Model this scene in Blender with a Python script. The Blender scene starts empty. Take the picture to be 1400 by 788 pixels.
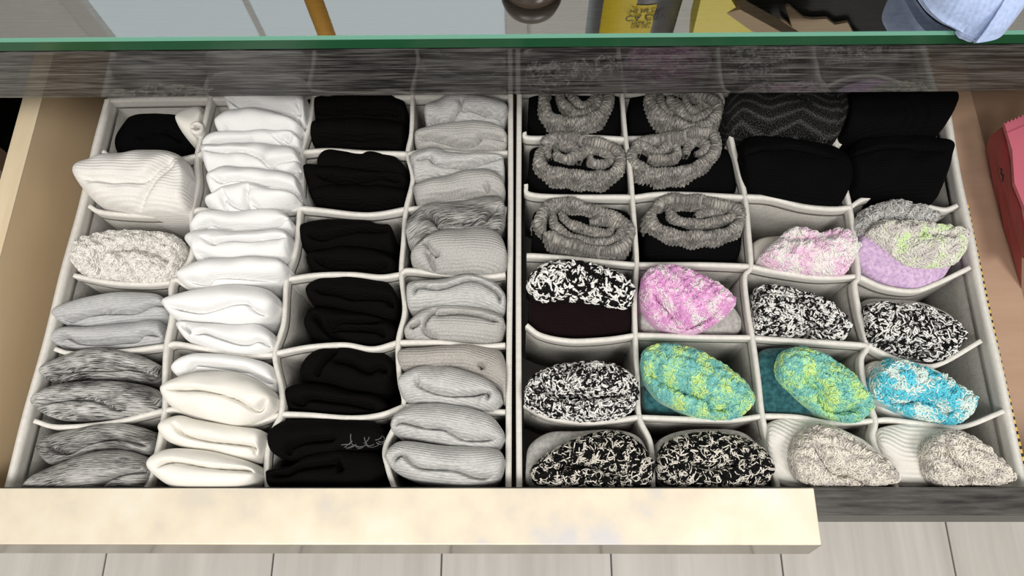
import bpy, math, random
import numpy as np
from mathutils import Vector, Matrix

# ------------------------------------------------------------------ camera, light, exposure
SC = bpy.context.scene
COL = SC.collection
Z0 = 0.44                                   # height of the organiser rims above the floor
CAM = np.array([0.0044, -0.0424, Z0 + 0.4868])
F = 1000.0                                  # focal length in pixels of the 1400 x 788 frame
PITCH, YAW, ROLL = 1.2159, -0.0353, -0.0366
_fw = np.array([math.sin(YAW)*math.cos(PITCH), math.cos(YAW)*math.cos(PITCH), -math.sin(PITCH)])
_r = np.array([math.cos(YAW), -math.sin(YAW), 0.0]); _u = np.cross(_r, _fw)
RT = math.cos(ROLL)*_r + math.sin(ROLL)*_u
UP = -math.sin(ROLL)*_r + math.cos(ROLL)*_u
cam = bpy.data.cameras.new('camera'); cam.sensor_width = 36; cam.lens = 36*F/1400
cam.clip_start = 0.01
co = bpy.data.objects.new('camera', cam); COL.objects.link(co)
co.matrix_world = Matrix(((RT[0], UP[0], -_fw[0], CAM[0]), (RT[1], UP[1], -_fw[1], CAM[1]),
                          (RT[2], UP[2], -_fw[2], CAM[2]), (0, 0, 0, 1)))
SC.camera = co
SC.view_settings.view_transform = 'Standard'; SC.view_settings.look = 'None'
SC.view_settings.gamma = 1; SC.view_settings.exposure = 0.13; SC.view_settings.use_curve_mapping = False

W = bpy.data.worlds.new('room_light'); SC.world = W; W.use_nodes = True
W.node_tree.nodes['Background'].inputs[0].default_value = (1.0, 0.955, 0.885, 1)
W.node_tree.nodes['Background'].inputs[1].default_value = 0.40

def lamp(name, loc, target, size, power, color=(1, 1, 1)):
    l = bpy.data.lights.new(name, 'AREA'); l.shape = 'RECTANGLE'; l.size, l.size_y = size
    l.energy = power; l.color = color
    o = bpy.data.objects.new(name, l); COL.objects.link(o); o.location = loc
    o.rotation_euler = (Vector(target)-Vector(loc)).to_track_quat('-Z', 'Y').to_euler()
    return o
lamp('ceiling_lamp', (-0.45, -0.95, 2.25), (0, 0.1, Z0), (0.8, 0.5), 23, (1, 0.97, 0.92))
lamp('ceiling_lamp', (0.65, -0.75, 2.3), (0.05, 0.1, Z0), (0.6, 0.5), 21, (1, 0.97, 0.93))

rng = np.random.default_rng(7)
random.seed(7)

# ------------------------------------------------------------------ placing helpers
def ray(px, py):
    d = _fw + RT*((px-700)/F) - UP*((py-394)/F)
    return d
def at(px, py, z=0.0):                      # point of the level z (relative to the rims) seen at a pixel
    d = ray(px, py); t = (Z0+z-CAM[2])/d[2]
    return CAM + d*t
def at_y(px, py, Y):
    d = ray(px, py); t = (Y-CAM[1])/d[1]
    return CAM + d*t
def catmull(pts, n=12):
    P = np.asarray(pts, float)
    if len(P) < 3: return np.array([P[0]+(P[-1]-P[0])*k/n for k in range(n+1)])
    A = np.vstack([2*P[0]-P[1], P, 2*P[-1]-P[-2]]); out = []
    for i in range(1, len(A)-2):
        p0, p1, p2, p3 = A[i-1], A[i], A[i+1], A[i+2]
        for k in range(n):
            t = k/n
            out.append(.5*((2*p1)+(-p0+p2)*t+(2*p0-5*p1+4*p2-p3)*t*t+(-p0+3*p1-3*p2+p3)*t**3))
    out.append(P[-1]); return np.array(out)
def resample(P, us):
    d = np.r_[0, np.cumsum(np.linalg.norm(np.diff(P, axis=0), axis=1))]
    d /= d[-1]
    return np.stack([np.interp(us, d, P[:, k]) for k in range(P.shape[1])], 1)

def link(name, verts, faces, mats=None, parent=None, uvs=None, smooth=True, fmat=None):
    me = bpy.data.meshes.new(name)
    me.from_pydata([tuple(map(float, v)) for v in verts] if not isinstance(verts, list) else verts, [], faces)
    if mats is not None:
        for m in (mats if isinstance(mats, (list, tuple)) else [mats]): me.materials.append(m)
    if fmat is not None: me.polygons.foreach_set('material_index', np.asarray(fmat, np.int32))
    if uvs is not None:
        ul = me.uv_layers.new(name='UVMap'); n = len(me.loops)
        li = np.empty(n, np.int32); me.loops.foreach_get('vertex_index', li)
        ul.data.foreach_set('uv', np.asarray(uvs, np.float32)[li].ravel())
    if smooth: me.polygons.foreach_set('use_smooth', np.ones(len(me.polygons), bool))
    me.update()
    o = bpy.data.objects.new(name, me); COL.objects.link(o)
    if parent is not None: o.parent = parent
    return o
def tag(o, label=None, cat=None, group=None, kind=None):
    if label: o['label'] = label
    if cat: o['category'] = cat
    if group: o['group'] = group
    if kind: o['kind'] = kind
    return o
def thing(name, label, cat, group=None):
    o = bpy.data.objects.new(name, None); COL.objects.link(o); o.empty_display_size = .01
    return tag(o, label, cat, group)
def bevel(o, w, seg=2):
    m = o.modifiers.new('bevel', 'BEVEL'); m.width = w; m.segments = seg; m.limit_method = 'ANGLE'
    return o
BF = [(0, 3, 2, 1), (4, 5, 6, 7), (0, 1, 5, 4), (1, 2, 6, 5), (2, 3, 7, 6), (3, 0, 4, 7)]
def box(name, x0, x1, y0, y1, z0, z1, m, parent=None, bev=0.0):
    v = [(x0, y0, z0), (x1, y0, z0), (x1, y1, z0), (x0, y1, z0), (x0, y0, z1), (x1, y0, z1), (x1, y1, z1), (x0, y1, z1)]
    o = link(name, v, BF, m, parent, smooth=False)
    if bev: bevel(o, bev)
    return o
def hexa(name, pts, m, parent=None, bev=0.0):   # eight corners: bottom ring then top ring
    o = link(name, [tuple(map(float, p)) for p in pts], BF, m, parent, smooth=False)
    if bev: bevel(o, bev)
    return o
def prism(name, ring, thick, m, parent=None, axis=1):   # a closed outline in the plane across `axis`, given thickness
    n = len(ring); a = [tuple(map(float, p)) for p in ring]
    off = np.zeros(3); off[axis] = thick
    b = [tuple(map(float, np.asarray(p)+off)) for p in ring]
    f = [tuple(range(n))[::-1], tuple(range(n, 2*n))] + [(i, (i+1) % n, n+(i+1) % n, n+i) for i in range(n)]
    return link(name, a+b, f, m, parent, smooth=False)
def lathe(name, prof, c, m, parent=None, n=48):
    v, f = [], []
    for r, z in prof:
        for k in range(n):
            a = 2*math.pi*k/n; v.append((c[0]+r*math.cos(a), c[1]+r*math.sin(a), c[2]+z))
    for i in range(len(prof)-1):
        for k in range(n):
            f.append((i*n+k, i*n+(k+1) % n, (i+1)*n+(k+1) % n, (i+1)*n+k))
    f.append(tuple(range(n))[::-1]); f.append(tuple((len(prof)-1)*n+k for k in range(n)))
    return link(name, v, f, m, parent)

# ------------------------------------------------------------------ materials
class NT:
    def __init__(s, name):
        s.m = bpy.data.materials.new(name); s.m.use_nodes = True
        s.t = s.m.node_tree; s.b = s.t.nodes['Principled BSDF']; s.out = s.t.nodes['Material Output']
    def n(s, ty, **kw):
        nd = s.t.nodes.new(ty)
        for k, v in kw.items(): setattr(nd, k, v)
        return nd
    def l(s, a, b): s.t.links.new(a, b)
    def val(s, sock, v):
        if hasattr(v, 'is_output'): s.l(v, sock)
        else: sock.default_value = v
    def math(s, op, a, b=0.0):
        nd = s.n('ShaderNodeMath', operation=op); s.val(nd.inputs[0], a); s.val(nd.inputs[1], b); return nd.outputs[0]
    def coord(s, which='UV', scale=(1, 1, 1)):
        c = s.n('ShaderNodeTexCoord'); mp = s.n('ShaderNodeMapping'); mp.inputs['Scale'].default_value = scale
        s.l(c.outputs[which], mp.inputs[0])
        if which != 'UV':
            oi = s.n('ShaderNodeObjectInfo'); ad = s.n('ShaderNodeVectorMath', operation='ADD')
            s.l(mp.outputs[0], ad.inputs[0]); mu = s.math('MULTIPLY', oi.outputs['Random'], 37.0)
            cb = s.n('ShaderNodeCombineXYZ'); s.l(mu, cb.inputs[0]); s.l(mu, cb.inputs[1]); s.l(cb.outputs[0], ad.inputs[1])
            return ad.outputs[0]
        return mp.outputs[0]
    def noise(s, vec, scale=1.0, detail=2.0, rough=.5):
        nd = s.n('ShaderNodeTexNoise'); s.l(vec, nd.inputs['Vector'])
        nd.inputs['Scale'].default_value = scale; nd.inputs['Detail'].default_value = detail; nd.inputs['Roughness'].default_value = rough
        return nd.outputs['Fac']
    def ramp(s, fac, stops):
        nd = s.n('ShaderNodeValToRGB'); e = nd.color_ramp.elements
        while len(e) < len(stops): e.new(.5)
        for k, (p, c) in enumerate(stops):
            e[k].position = p; e[k].color = (*c, 1) if len(c) == 3 else c
        s.l(fac, nd.inputs[0]); return nd.outputs[0]
    def mix(s, fac, a, b):
        nd = s.n('ShaderNodeMix', data_type='RGBA'); s.val(nd.inputs[0], fac)
        for i, v in ((6, a), (7, b)):
            if hasattr(v, 'is_output'): s.l(v, nd.inputs[i])
            else: nd.inputs[i].default_value = (*v, 1)
        return nd.outputs[2]
    def bump(s, h, strength=.4, dist=.001):
        nd = s.n('ShaderNodeBump'); nd.inputs['Strength'].default_value = strength; nd.inputs['Distance'].default_value = dist
        s.l(h, nd.inputs['Height']); s.l(nd.outputs[0], s.b.inputs['Normal'])
    def set(s, col=None, rough=.85, spec=.25, metal=0.0, sheen=0.0, coat=0.0):
        if col is not None:
            if hasattr(col, 'is_output'): s.l(col, s.b.inputs['Base Color'])
            else: s.b.inputs['Base Color'].default_value = (*col, 1)
        s.b.inputs['Roughness'].default_value = rough; s.b.inputs['Specular IOR Level'].default_value = spec
        s.b.inputs['Metallic'].default_value = metal
        s.b.inputs['Sheen Weight'].default_value = sheen; s.b.inputs['Sheen Roughness'].default_value = .5
        s.b.inputs['Coat Weight'].default_value = coat
        return s.m
def g(v): return (v, v, v)

def cotton(name, col, fleck=.04, rib=1300, bump=.35, sheen=.15):
    t = NT(name); uv = t.coord('UV'); fine = t.noise(t.coord('UV', (900, 1800, 1)), 1, 3, .7)
    c = t.ramp(fine, [(.3, tuple(max(0, x-fleck) for x in col)), (.7, tuple(min(1, x+fleck) for x in col))])
    sx = t.n('ShaderNodeSeparateXYZ'); t.l(uv, sx.inputs[0])
    w = t.math('SINE', t.math('MULTIPLY', sx.outputs[1], rib*2*math.pi))
    t.bump(t.math('ADD', t.math('MULTIPLY', w, .5), fine), bump, .0006)
    return t.set(c, .95, .1 if max(col) > .05 else .04, sheen=sheen)
def heather(name, lo, hi, su, sv, width=.12, patch=.25, rib=700):
    t = NT(name); a = t.noise(t.coord('UV', (su, sv, 1)), 1, 3, .65)
    b = t.noise(t.coord('UV', (45, 90, 1)), 1, 2)
    f = t.math('ADD', a, t.math('MULTIPLY', t.math('SUBTRACT', b, .5), patch*2))
    c = t.ramp(f, [(.5-width, lo), (.5+width, hi)])
    sx = t.n('ShaderNodeSeparateXYZ'); t.l(t.coord('UV'), sx.inputs[0])
    w = t.math('SINE', t.math('MULTIPLY', sx.outputs[1], rib*2*math.pi))
    t.bump(t.math('ADD', t.math('MULTIPLY', w, .6), a), .45, .0007)
    return t.set(c, .95, .1, sheen=.1)
def blotch(name, stops, scale=260, rough=.95, det=2.0):
    t = NT(name); a = t.noise(t.coord('Object', (scale, scale, scale*.5)), 1, det, .6)
    t.bump(t.noise(t.coord('Object', (900, 900, 900)), 1, 2), .5, .001)
    return t.set(t.ramp(a, stops), rough, .1, sheen=.2)
def plain(name, col, rough=.6, spec=.4, metal=0.0, coat=0.0, sheen=0.0):
    return NT(name).set(col, rough, spec, metal, sheen, coat)
def wood(name, dark, light, sx, sy, sz, rough=.55, coat=0.0, coat_ior=1.5, thr=(.35, .68), bump=.15):
    t = NT(name); c = t.coord('Object', (sx, sy, sz))
    a = t.noise(c, 1, 5, .65); b = t.noise(t.coord('Object', (sx*.25, sy*.25, sz*.25)), 1, 2)
    f = t.math('ADD', t.math('MULTIPLY', a, .75), t.math('MULTIPLY', b, .25))
    t.bump(a, bump, .0005); m = t.set(t.ramp(f, [(thr[0], dark), (thr[1], light)]), rough, .35, coat=coat)
    t.b.inputs['Coat IOR'].default_value = coat_ior; t.b.inputs['Coat Roughness'].default_value = .03
    return m

def fabric_mat():
    t = NT('nonwoven_fabric'); sx = t.n('ShaderNodeSeparateXYZ'); t.l(t.coord('UV'), sx.inputs[0])
    k = 2*math.pi/.0021
    s1 = t.math('SINE', t.math('MULTIPLY', t.math('ADD', sx.outputs[0], sx.outputs[1]), k))
    s2 = t.math('SINE', t.math('MULTIPLY', t.math('SUBTRACT', sx.outputs[0], sx.outputs[1]), k))
    d = t.math('MULTIPLY', s1, s2)
    n = t.noise(t.coord('UV', (300, 300, 1)), 1, 3)
    c = t.mix(t.ramp(d, [(.35, g(0)), (.75, g(.8))]), t.ramp(n, [(.3, (.42, .405, .375)), (.7, (.52, .505, .47))]), (.33, .32, .295))
    t.bump(t.math('MULTIPLY', d, -1.0), .35, .0006)
    return t.set(c, .9, .15)
FAB = fabric_mat()
def hem_mat():
    t = NT('hem_fabric'); n = t.noise(t.coord('UV', (260, 900, 1)), 1, 3)
    sx = t.n('ShaderNodeSeparateXYZ'); t.l(t.coord('UV'), sx.inputs[0])
    k = 2*math.pi/.0021
    s1 = t.math('SINE', t.math('MULTIPLY', t.math('ADD', sx.outputs[0], sx.outputs[1]), k))
    s2 = t.math('SINE', t.math('MULTIPLY', t.math('SUBTRACT', sx.outputs[0], sx.outputs[1]), k))
    d = t.math('MULTIPLY', s1, s2)
    c = t.mix(t.ramp(d, [(.45, g(0)), (.8, g(.45))]), t.ramp(n, [(.3, (.64, .62, .575)), (.7, (.74, .72, .68))]), (.42, .41, .38))
    t.bump(n, .3, .0006)
    return t.set(c, .9, .15)
HEM = hem_mat()

M_white = cotton('white_cotton', (.80, .80, .80), .03, 1500, .2)
M_cream = cotton('cream_cotton', (.80, .775, .72), .03, 1500, .2)
M_offwhite = cotton('off_white_gauze', (.76, .74, .71), .06, 420, .5)
M_black = cotton('black_cotton', (.0042, .0038, .0036), .0015, 800, .6, 0.0)
M_black2 = cotton('black_knit', (.0030, .0029, .0031), .0012, 500, .6, 0.0)
M_maroon = cotton('maroon_black_plush', (.009, .0045, .005), .003, 500, .6, .02)
M_grey = heather('pale_grey_heather', (.36, .36, .355), (.60, .60, .59), 320, 2400, .16, .12, 650)
M_grey2 = heather('grey_heather', (.30, .295, .28), (.53, .52, .50), 1100, 1500, .2, .10, 500)
M_grey3 = heather('cool_grey_heather', (.36, .365, .37), (.56, .565, .57), 300, 2400, .2, .1, 700)
M_taupe = heather('taupe_heather', (.27, .255, .235), (.48, .455, .425), 800, 1200, .22, .1, 500)
M_marl = heather('black_and_white_marl', (.03, .029, .029), (.56, .55, .535), 130, 2700, .09, .26, 650)
M_marld = heather('dark_grey_marl', (.035, .034, .033), (.47, .46, .445), 140, 2700, .11, .22, 650)
M_teal = blotch('teal_plush', [(.35, (.012, .055, .065)), (.65, (.035, .125, .14))], 300)
M_ltgrey = blotch('grey_plush', [(.3, (.28, .27, .26)), (.7, (.45, .44, .42))], 400)
M_whiteplush = cotton('white_ribbed_plush', (.74, .72, .67), .05, 330, .8)
M_zig = None
def zig_mat():
    t = NT('charcoal_zigzag_knit'); sx = t.n('ShaderNodeSeparateXYZ'); t.l(t.coord('UV'), sx.inputs[0])
    tri = t.math('PINGPONG', sx.outputs[0], .016)
    w = t.math('SINE', t.math('MULTIPLY', t.math('ADD', sx.outputs[1], t.math('MULTIPLY', tri, .45)), 2*math.pi/.015))
    n = t.noise(t.coord('UV', (1900, 1900, 1)), 1, 2, .7)
    f = t.math('ADD', t.math('MULTIPLY', t.math('POWER', t.math('ABSOLUTE', w), 6.0), .10), n)
    t.bump(n, .6, .0008)
    return t.set(t.ramp(f, [(.54, g(.004)), (.80, g(.15))]), .95, .1)
M_zig = zig_mat()
def cuff_mat():
    t = NT('grey_ragg_knit'); a = t.noise(t.coord('UV', (1300, 260, 1)), 1, 3, .7); b = t.noise(t.coord('UV', (110, 90, 1)), 1, 2)
    n = t.math('ADD', t.math('MULTIPLY', a, .75), t.math('MULTIPLY', b, .3))
    t.bump(a, .8, .0015)
    return t.set(t.ramp(n, [(.36, (.04, .038, .035)), (.52, (.20, .19, .175)), (.66, (.56, .53, .48))]), .95, .1, sheen=.1)
M_cuff = cuff_mat()

# ------------------------------------------------------------------ sock shapes
def wobble(P, amp, lam, seed, k=7):
    r = np.random.default_rng(seed); out = np.zeros(len(P))
    for _ in range(k):
        d = r.normal(size=3); d /= np.linalg.norm(d); d *= 2*math.pi/(lam*r.uniform(.7, 1.5))
        out += np.sin(P @ d + r.uniform(0, 6.28))
    return out*amp/math.sqrt(k/2)
def seg_dist(P, L):
    """distance of the points P (n,2) to the polyline L and the run along it 0..1"""
    best = np.full(len(P), 9e9); par = np.zeros(len(P))
    d = np.r_[0, np.cumsum(np.linalg.norm(np.diff(L, axis=0), axis=1))]; tot = d[-1]
    for i in range(len(L)-1):
        a, b = L[i], L[i+1]; ab = b-a; q = max(ab@ab, 1e-12)
        t = np.clip(((P-a) @ ab)/q, 0, 1); dd = np.linalg.norm(P-(a+t[:, None]*ab), axis=1)
        k = dd < best; best[k] = dd[k]; par[k] = (d[i]+t[k]*math.sqrt(q))/tot
    return best, par
SEED = [0]
BASE = Z0-.0935
def pillow(name, up, lo, z, rise, creases, mat, parent=None, fine=0.0, lam=.004, ns=104, nt=46,
           gd=.008, gw=.0010, bottom=None, soft=.0007, tipp=6):
    """a soft folded bundle: outline (upper and lower run, left tip to right tip), domed top with fold creases,
    rounded sides that go down to what it stands on"""
    SEED[0] += 1; sd = SEED[0]
    to = lambda L, zz: np.array([at(x, min(y, 675-.0086*x) if zz < .03 else y, zz) for x, y in L])
    U = catmull(to(up, z), 10); L = catmull(to(lo, z), 10)
    us = (1-np.cos(np.pi*np.linspace(0, 1, ns+1)))/2
    us = .55*us+.45*np.linspace(0, 1, ns+1)
    U = resample(U, us); L = resample(L, us)
    tip0 = (U[0]+L[0])/2; tip1 = (U[-1]+L[-1])/2
    t = np.sin(np.pi/2*np.linspace(-1, 1, nt+1)); t = .7*t+.3*np.linspace(-1, 1, nt+1)
    w = (1+t)/2
    G = L[:, None, :]*(1-w)[None, :, None]+U[:, None, :]*w[None, :, None]
    s = 2*us-1
    H = np.sqrt(np.clip(1-np.abs(t)**2.0, 0, 1))[None, :]*np.sqrt(np.clip(1-np.abs(s)**tipp, 0, 1))[:, None]
    P = G.reshape(-1, 3).copy(); edge = np.minimum(H.reshape(-1)*1.6, 1)
    h = 1.35*rise*H.reshape(-1)
    h += wobble(P, soft, .02, sd)*edge
    for c in creases:
        C = catmull(to(c, z+rise*.9), 6)[:, :2]; C = resample(C, np.linspace(0, 1, max(8, 6*len(c))))
        d, q = seg_dist(P[:, :2], C)
        tap = np.clip(np.minimum(q, 1-q)/.10+.25, 0, 1)
        k = np.argmin(np.linalg.norm(P[:, None, :2]-C[None], axis=2), axis=1).clip(1, len(C)-2)
        tg = C[k+1]-C[k-1]; sg = np.sign(tg[:, 0]*(P[:, 1]-C[k, 1])-tg[:, 1]*(P[:, 0]-C[k, 0]))
        near = np.where(sg < 0, 1.0, .25)        # the near lip tucks under the far one
        h -= tap*edge*gd*(1.15*np.exp(-np.abs(d/gw)**1.5)+.34*near*np.exp(-(d/.0055)**2))
    if fine: h += wobble(P, fine, lam, sd+500, 12)*edge
    P[:, 2] += h
    thick = np.linalg.norm(U-L, axis=1)
    length = np.linalg.norm(tip1-tip0)
    uv = np.stack([np.repeat(s*length/2, nt+1), (t[None, :]*np.maximum(thick, .45*thick.max())[:, None]/2).reshape(-1)], 1)+sd*.013
    V = [P]; UVs = [uv]; Fc = []
    idx = lambda i, j: i*(nt+1)+j
    for i in range(ns):
        for j in range(nt): Fc.append((idx(i, j), idx(i+1, j), idx(i+1, j+1), idx(i, j+1)))
    ring = [idx(i, 0) for i in range(ns+1)]+[idx(i, nt) for i in range(ns-1, 0, -1)]
    ringP = P[ring]; ringUV = uv[ring]
    ctr = (L+U)/2; cen = ctr.mean(0)
    cc = np.vstack([ctr, ctr[ns-1:0:-1]])*.75+cen*.25
    zb = BASE if bottom is None else bottom
    dep = (Z0+z)-zb; n0 = len(P); nr = len(ring); prev = ring
    for k, (sc, fr) in enumerate(((1.012, .04), (1.01, .10), (.985, .22), (.95, .42), (.91, .7), (.84, 1.0))):
        R = cc+(ringP-cc)*sc; R[:, 2] = Z0+z-dep*fr
        du = np.zeros_like(ringUV); du[:, 1] = -dep*fr
        V.append(R); UVs.append(ringUV+du)
        cur = [n0+k*nr+i for i in range(nr)]
        for i in range(nr):
            a, b = i, (i+1) % nr
            Fc.append((prev[b], prev[a], cur[a], cur[b]))
        prev = cur
    Fc.append(tuple(prev))
    o = link(name, np.vstack(V), Fc, mat, parent, np.vstack(UVs))
    return o, P.reshape(ns+1, nt+1, 3)

def loops(parent, grid, mats, n, r=.0017, a=.0005, lam=.011, thr=(0,), name='yarn_loop_pile', jit=.35, seed=1, umin=.03, umax=.97, lie=.55):
    """tiny arched yarn loops rooted all over a bundle's top (uncountable pile)"""
    q = np.random.default_rng(seed+900)
    ns, nt = grid.shape[0]-1, grid.shape[1]-1
    A = np.linalg.norm(np.cross(grid[1:, :-1]-grid[:-1, :-1], grid[:-1, 1:]-grid[:-1, :-1]), axis=2)
    ui = (np.arange(ns)+.5)/ns; A = A*((ui > umin) & (ui < umax))[:, None]
    pr = (A/A.sum()).ravel(); cell = q.choice(len(pr), n, p=pr); i, j = cell//nt, cell % nt
    fu, fv = q.random(n), q.random(n)
    p00, p10, p01 = grid[i, j], grid[i+1, j], grid[i, j+1]
    P = p00+(p10-p00)*fu[:, None]+(p01-p00)*fv[:, None]
    N = np.cross(p10-p00, p01-p00); N /= np.linalg.norm(N, axis=1)[:, None]+1e-12
    N[N[:, 2] < 0] *= -1
    T = q.normal(size=(n, 3)); T -= (T*N).sum(1)[:, None]*N; T /= np.linalg.norm(T, axis=1)[:, None]
    N2 = N+jit*q.normal(size=(n, 3)); N2 /= np.linalg.norm(N2, axis=1)[:, None]
    B = np.cross(T, N2); B /= np.linalg.norm(B, axis=1)[:, None]
    rr = r*q.uniform(.7, 1.4, n)
    th = np.linspace(.05, np.pi-.05, 5); ph = np.arange(4)*np.pi/2
    rad = T[:, None, :]*np.cos(th)[None, :, None]+N2[:, None, :]*(np.sin(th)*lie)[None, :, None]
    C = P[:, None, :]+rad*rr[:, None, None]-N[:, None, :]*(.15*r)
    Vv = C[:, :, None, :]+a*(np.cos(ph)[None, None, :, None]*rad[:, :, None, :]+np.sin(ph)[None, None, :, None]*B[:, None, None, :])
    Vv = Vv.reshape(-1, 3)
    f0 = []
    for k in range(4):
        for c in range(4): f0.append((k*4+c, (k+1)*4+c, (k+1)*4+(c+1) % 4, k*4+(c+1) % 4))
    f0 = np.array(f0); Fc = (f0[None]+(np.arange(n)*20)[:, None, None]).reshape(-1, 4)
    val = wobble(P, 1.0, lam, seed+77, 6)+.5*q.normal(size=n)
    mi = np.zeros(n, int)
    for k, tv in enumerate(thr): mi[val > tv] = k+1
    if len(mats) == 1: mi[:] = 0
    me = bpy.data.meshes.new(name)
    me.vertices.add(len(Vv)); me.vertices.foreach_set('co', Vv.ravel())
    me.loops.add(Fc.size); me.loops.foreach_set('vertex_index', Fc.ravel().astype(np.int32))
    me.polygons.add(len(Fc)); me.polygons.foreach_set('loop_start', np.arange(0, Fc.size, 4, dtype=np.int32))
    me.polygons.foreach_set('loop_total', np.full(len(Fc), 4, np.int32))
    for m in mats: me.materials.append(m)
    me.polygons.foreach_set('material_index', np.repeat(mi, 16).astype(np.int32))
    me.polygons.foreach_set('use_smooth', np.ones(len(Fc), bool))
    me.update(calc_edges=True)
    o = bpy.data.objects.new(name, me); COL.objects.link(o); o.parent = parent; o['kind'] = 'stuff'
    return o

def ribbon(name, path, z, w, h, mat, parent, flare=0.0, rib=.0026, amp=.09, zdrop=0.0, side=1):
    """a standing rolled cuff: a knitted wall with a round top swept along a path, ribbed across"""
    SEED[0] += 1; q = np.random.default_rng(SEED[0])
    C = catmull(np.array([at(x, y, z) for x, y in path]), 14)
    Ln = np.linalg.norm(np.diff(C, axis=0), axis=1).sum(); n = max(20, int(Ln/.0006))
    C = resample(C, np.linspace(0, 1, n+1)); s = np.linspace(0, Ln, n+1)
    T = np.gradient(C, axis=0); T[:, 2] = 0; T /= np.linalg.norm(T, axis=1)[:, None]
    Nn = np.stack([-T[:, 1], T[:, 0], np.zeros(n+1)], 1)
    m = 1+amp*np.sin(2*np.pi*s/rib+.8*np.sin(s*170))+.10*np.sin(s*390+q.uniform(0, 6))
    top = .0008*np.sin(s*260+q.uniform(0, 6))+.0012*np.sin(s*95+q.uniform(0, 6))
    env = np.clip(np.minimum(s, Ln-s)/(w*1.2), .25, 1)**.5
    prof = [(-1.0-flare/w, -h), (-1.05-.4*flare/w, -h*.6), (-1.0, -h*.25)]
    for k in range(9):
        a = math.pi*(1-k/8); prof.append((math.cos(a), math.sin(a)*w))
    prof += [(1.0, -h*.25), (1.05+.4*flare/w, -h*.6), (1.0+flare/w, -h)]
    V = []; UVs = []
    for (a, b) in prof:
        off = a*w*m*env; bz = b*np.where(b > 0, m*env, 1.0)
        if b <= -h: bz = bz+.0006*np.sin(2*np.pi*s/rib*.37+q.uniform(0, 6))*(flare > 0)
        V.append(C+Nn*off[:, None]+np.stack([0*s, 0*s, bz+top-zdrop*s/Ln], 1))
        UVs.append(np.stack([s, np.full(n+1, a*w+b)], 1))
    k = len(prof); V = np.stack(V, 1).reshape(-1, 3); UVs = np.stack(UVs, 1).reshape(-1, 2)
    Fc = [(i*k+j, i*k+j+1, (i+1)*k+j+1, (i+1)*k+j) for i in range(n) for j in range(k-1)]
    Fc += [tuple(range(k)), tuple(n*k+j for j in range(k))[::-1]]
    return link(name, V, Fc, mat, parent, UVs)

# ------------------------------------------------------------------ floor, wall, added reflection panel, cabinet
floor = box('floor', -1.6, 1.6, -1.3, 1.0, -.03, -.004, plain('floor_joint', g(.16), .8)); floor['kind'] = 'structure'
plank_m = wood('grey_oak_plank', (.43, .41, .38), (.66, .64, .605), 26, 1.6, 1, .5, thr=(.3, .7), bump=.05)
PX = [at(x, 775, -Z0)[0] for x in (142, 376, 610, 845, 1077, 1305)]; pw = (PX[-1]-PX[0])/5
for k in range(-6, 8):
    x = PX[0]+pw*k
    for (ya, yb) in ((-1.25, -.55), (-.548, .95)):
        if k % 2: ya, yb = (ya+.2 if ya > -1 else ya), (yb+.2 if yb < 0 else yb)
        box('floor_plank', x+.0008, x+pw-.0008, ya, yb, -.004, .0, plank_m, floor, .0012)
wall_m = plain('painted_wall', (.72, .71, .67), .9)
WY = .86
wx0, wx1 = at_y(0, 0, 0.3)[0], 0
wall = box('wall_back', -1.6, 1.6, WY, WY+.08, 0, 2.6, wall_m); wall['kind'] = 'structure'
def mirrored(px, py, Y, zg):                # where the glass top mirrors a pixel onto the upright plane Y
    d = ray(px, py); t = (zg-CAM[2])/d[2]; p = CAM+d*t; e = d*np.array([1, 1, -1]); return p+e*((Y-p[1])/e[1])

RY = .226                                   # front plane of the cabinet above the drawer
zr0 = at_y(700, 129.5, RY)[2]; zr1 = at_y(700, 66.5, RY)[2]
GY = RY-.002
zg0 = at_y(700, 64.5, GY)[2]; zg1 = at_y(700, 50, GY)[2]
dark_wood = wood('charcoal_oak_veneer', (.012, .011, .0105), (.10, .094, .087), 30, 300, 800, .42, thr=(.36, .68))
rail_wood = wood('glossy_charcoal_oak', (.004, .0037, .0035), (.15, .145, .138), 34, 300, 900, .55, 1.0, 1.5, thr=(.45, .70))
top_wood = wood('charcoal_oak_top', (.02, .021, .022), (.20, .205, .205), 30, 800, 220, .35, thr=(.36, .70))
brown_in = wood('brown_cabinet_lining', (.10, .065, .045), (.15, .10, .07), 30, 8, 8, .6)
maple = wood('maple_ply', (.72, .54, .335), (.80, .63, .41), 60, 5, 12, .45, thr=(.3, .7), bump=.04)
maple_edge = wood('maple_edge', (.62, .50, .33), (.74, .63, .45), 90, 5, 40, .5, thr=(.3, .7), bump=.04)
liner_m = wood('pale_maple_board', (.42, .275, .19), (.52, .36, .26), 8, 40, 8, .5, thr=(.3, .7), bump=.03)
shade_m = wood('shaded_brown_bottom', (.24, .155, .10), (.30, .20, .135), 8, 40, 8, .55, thr=(.3, .7), bump=.03)  # the shade right of the liner is put into this darker brown

cab = thing('dresser', 'charcoal wood dresser carcass with glossy rail above the open drawer', 'dresser')
rail = box('front_rail', -.62, .72, RY, RY+.004, zr0, zr1, rail_wood, cab, .0004)
box('top_board', -.62, .72, RY+.0042, .80, zr1-.018, zr1, top_wood, cab)
box('side_panel', -.62, -.60, RY+.02, .80, .0, zr0, dark_wood, cab)
box('side_panel', .70, .72, RY+.02, .80, .0, zr0, dark_wood, cab)
box('back_panel', -.60, .70, .785, .80, .0, zr0, brown_in, cab)
box('lower_front', -.60, .70, RY+.004, RY+.02, .02, Z0-.125, dark_wood, cab)
box('front_stile', -.60, -.385, RY+.004, RY+.02, Z0-.125, zr0, brown_in, cab)
box('front_stile', .56, .70, RY+.004, RY+.02, Z0-.125, zr0, brown_in, cab)

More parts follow.
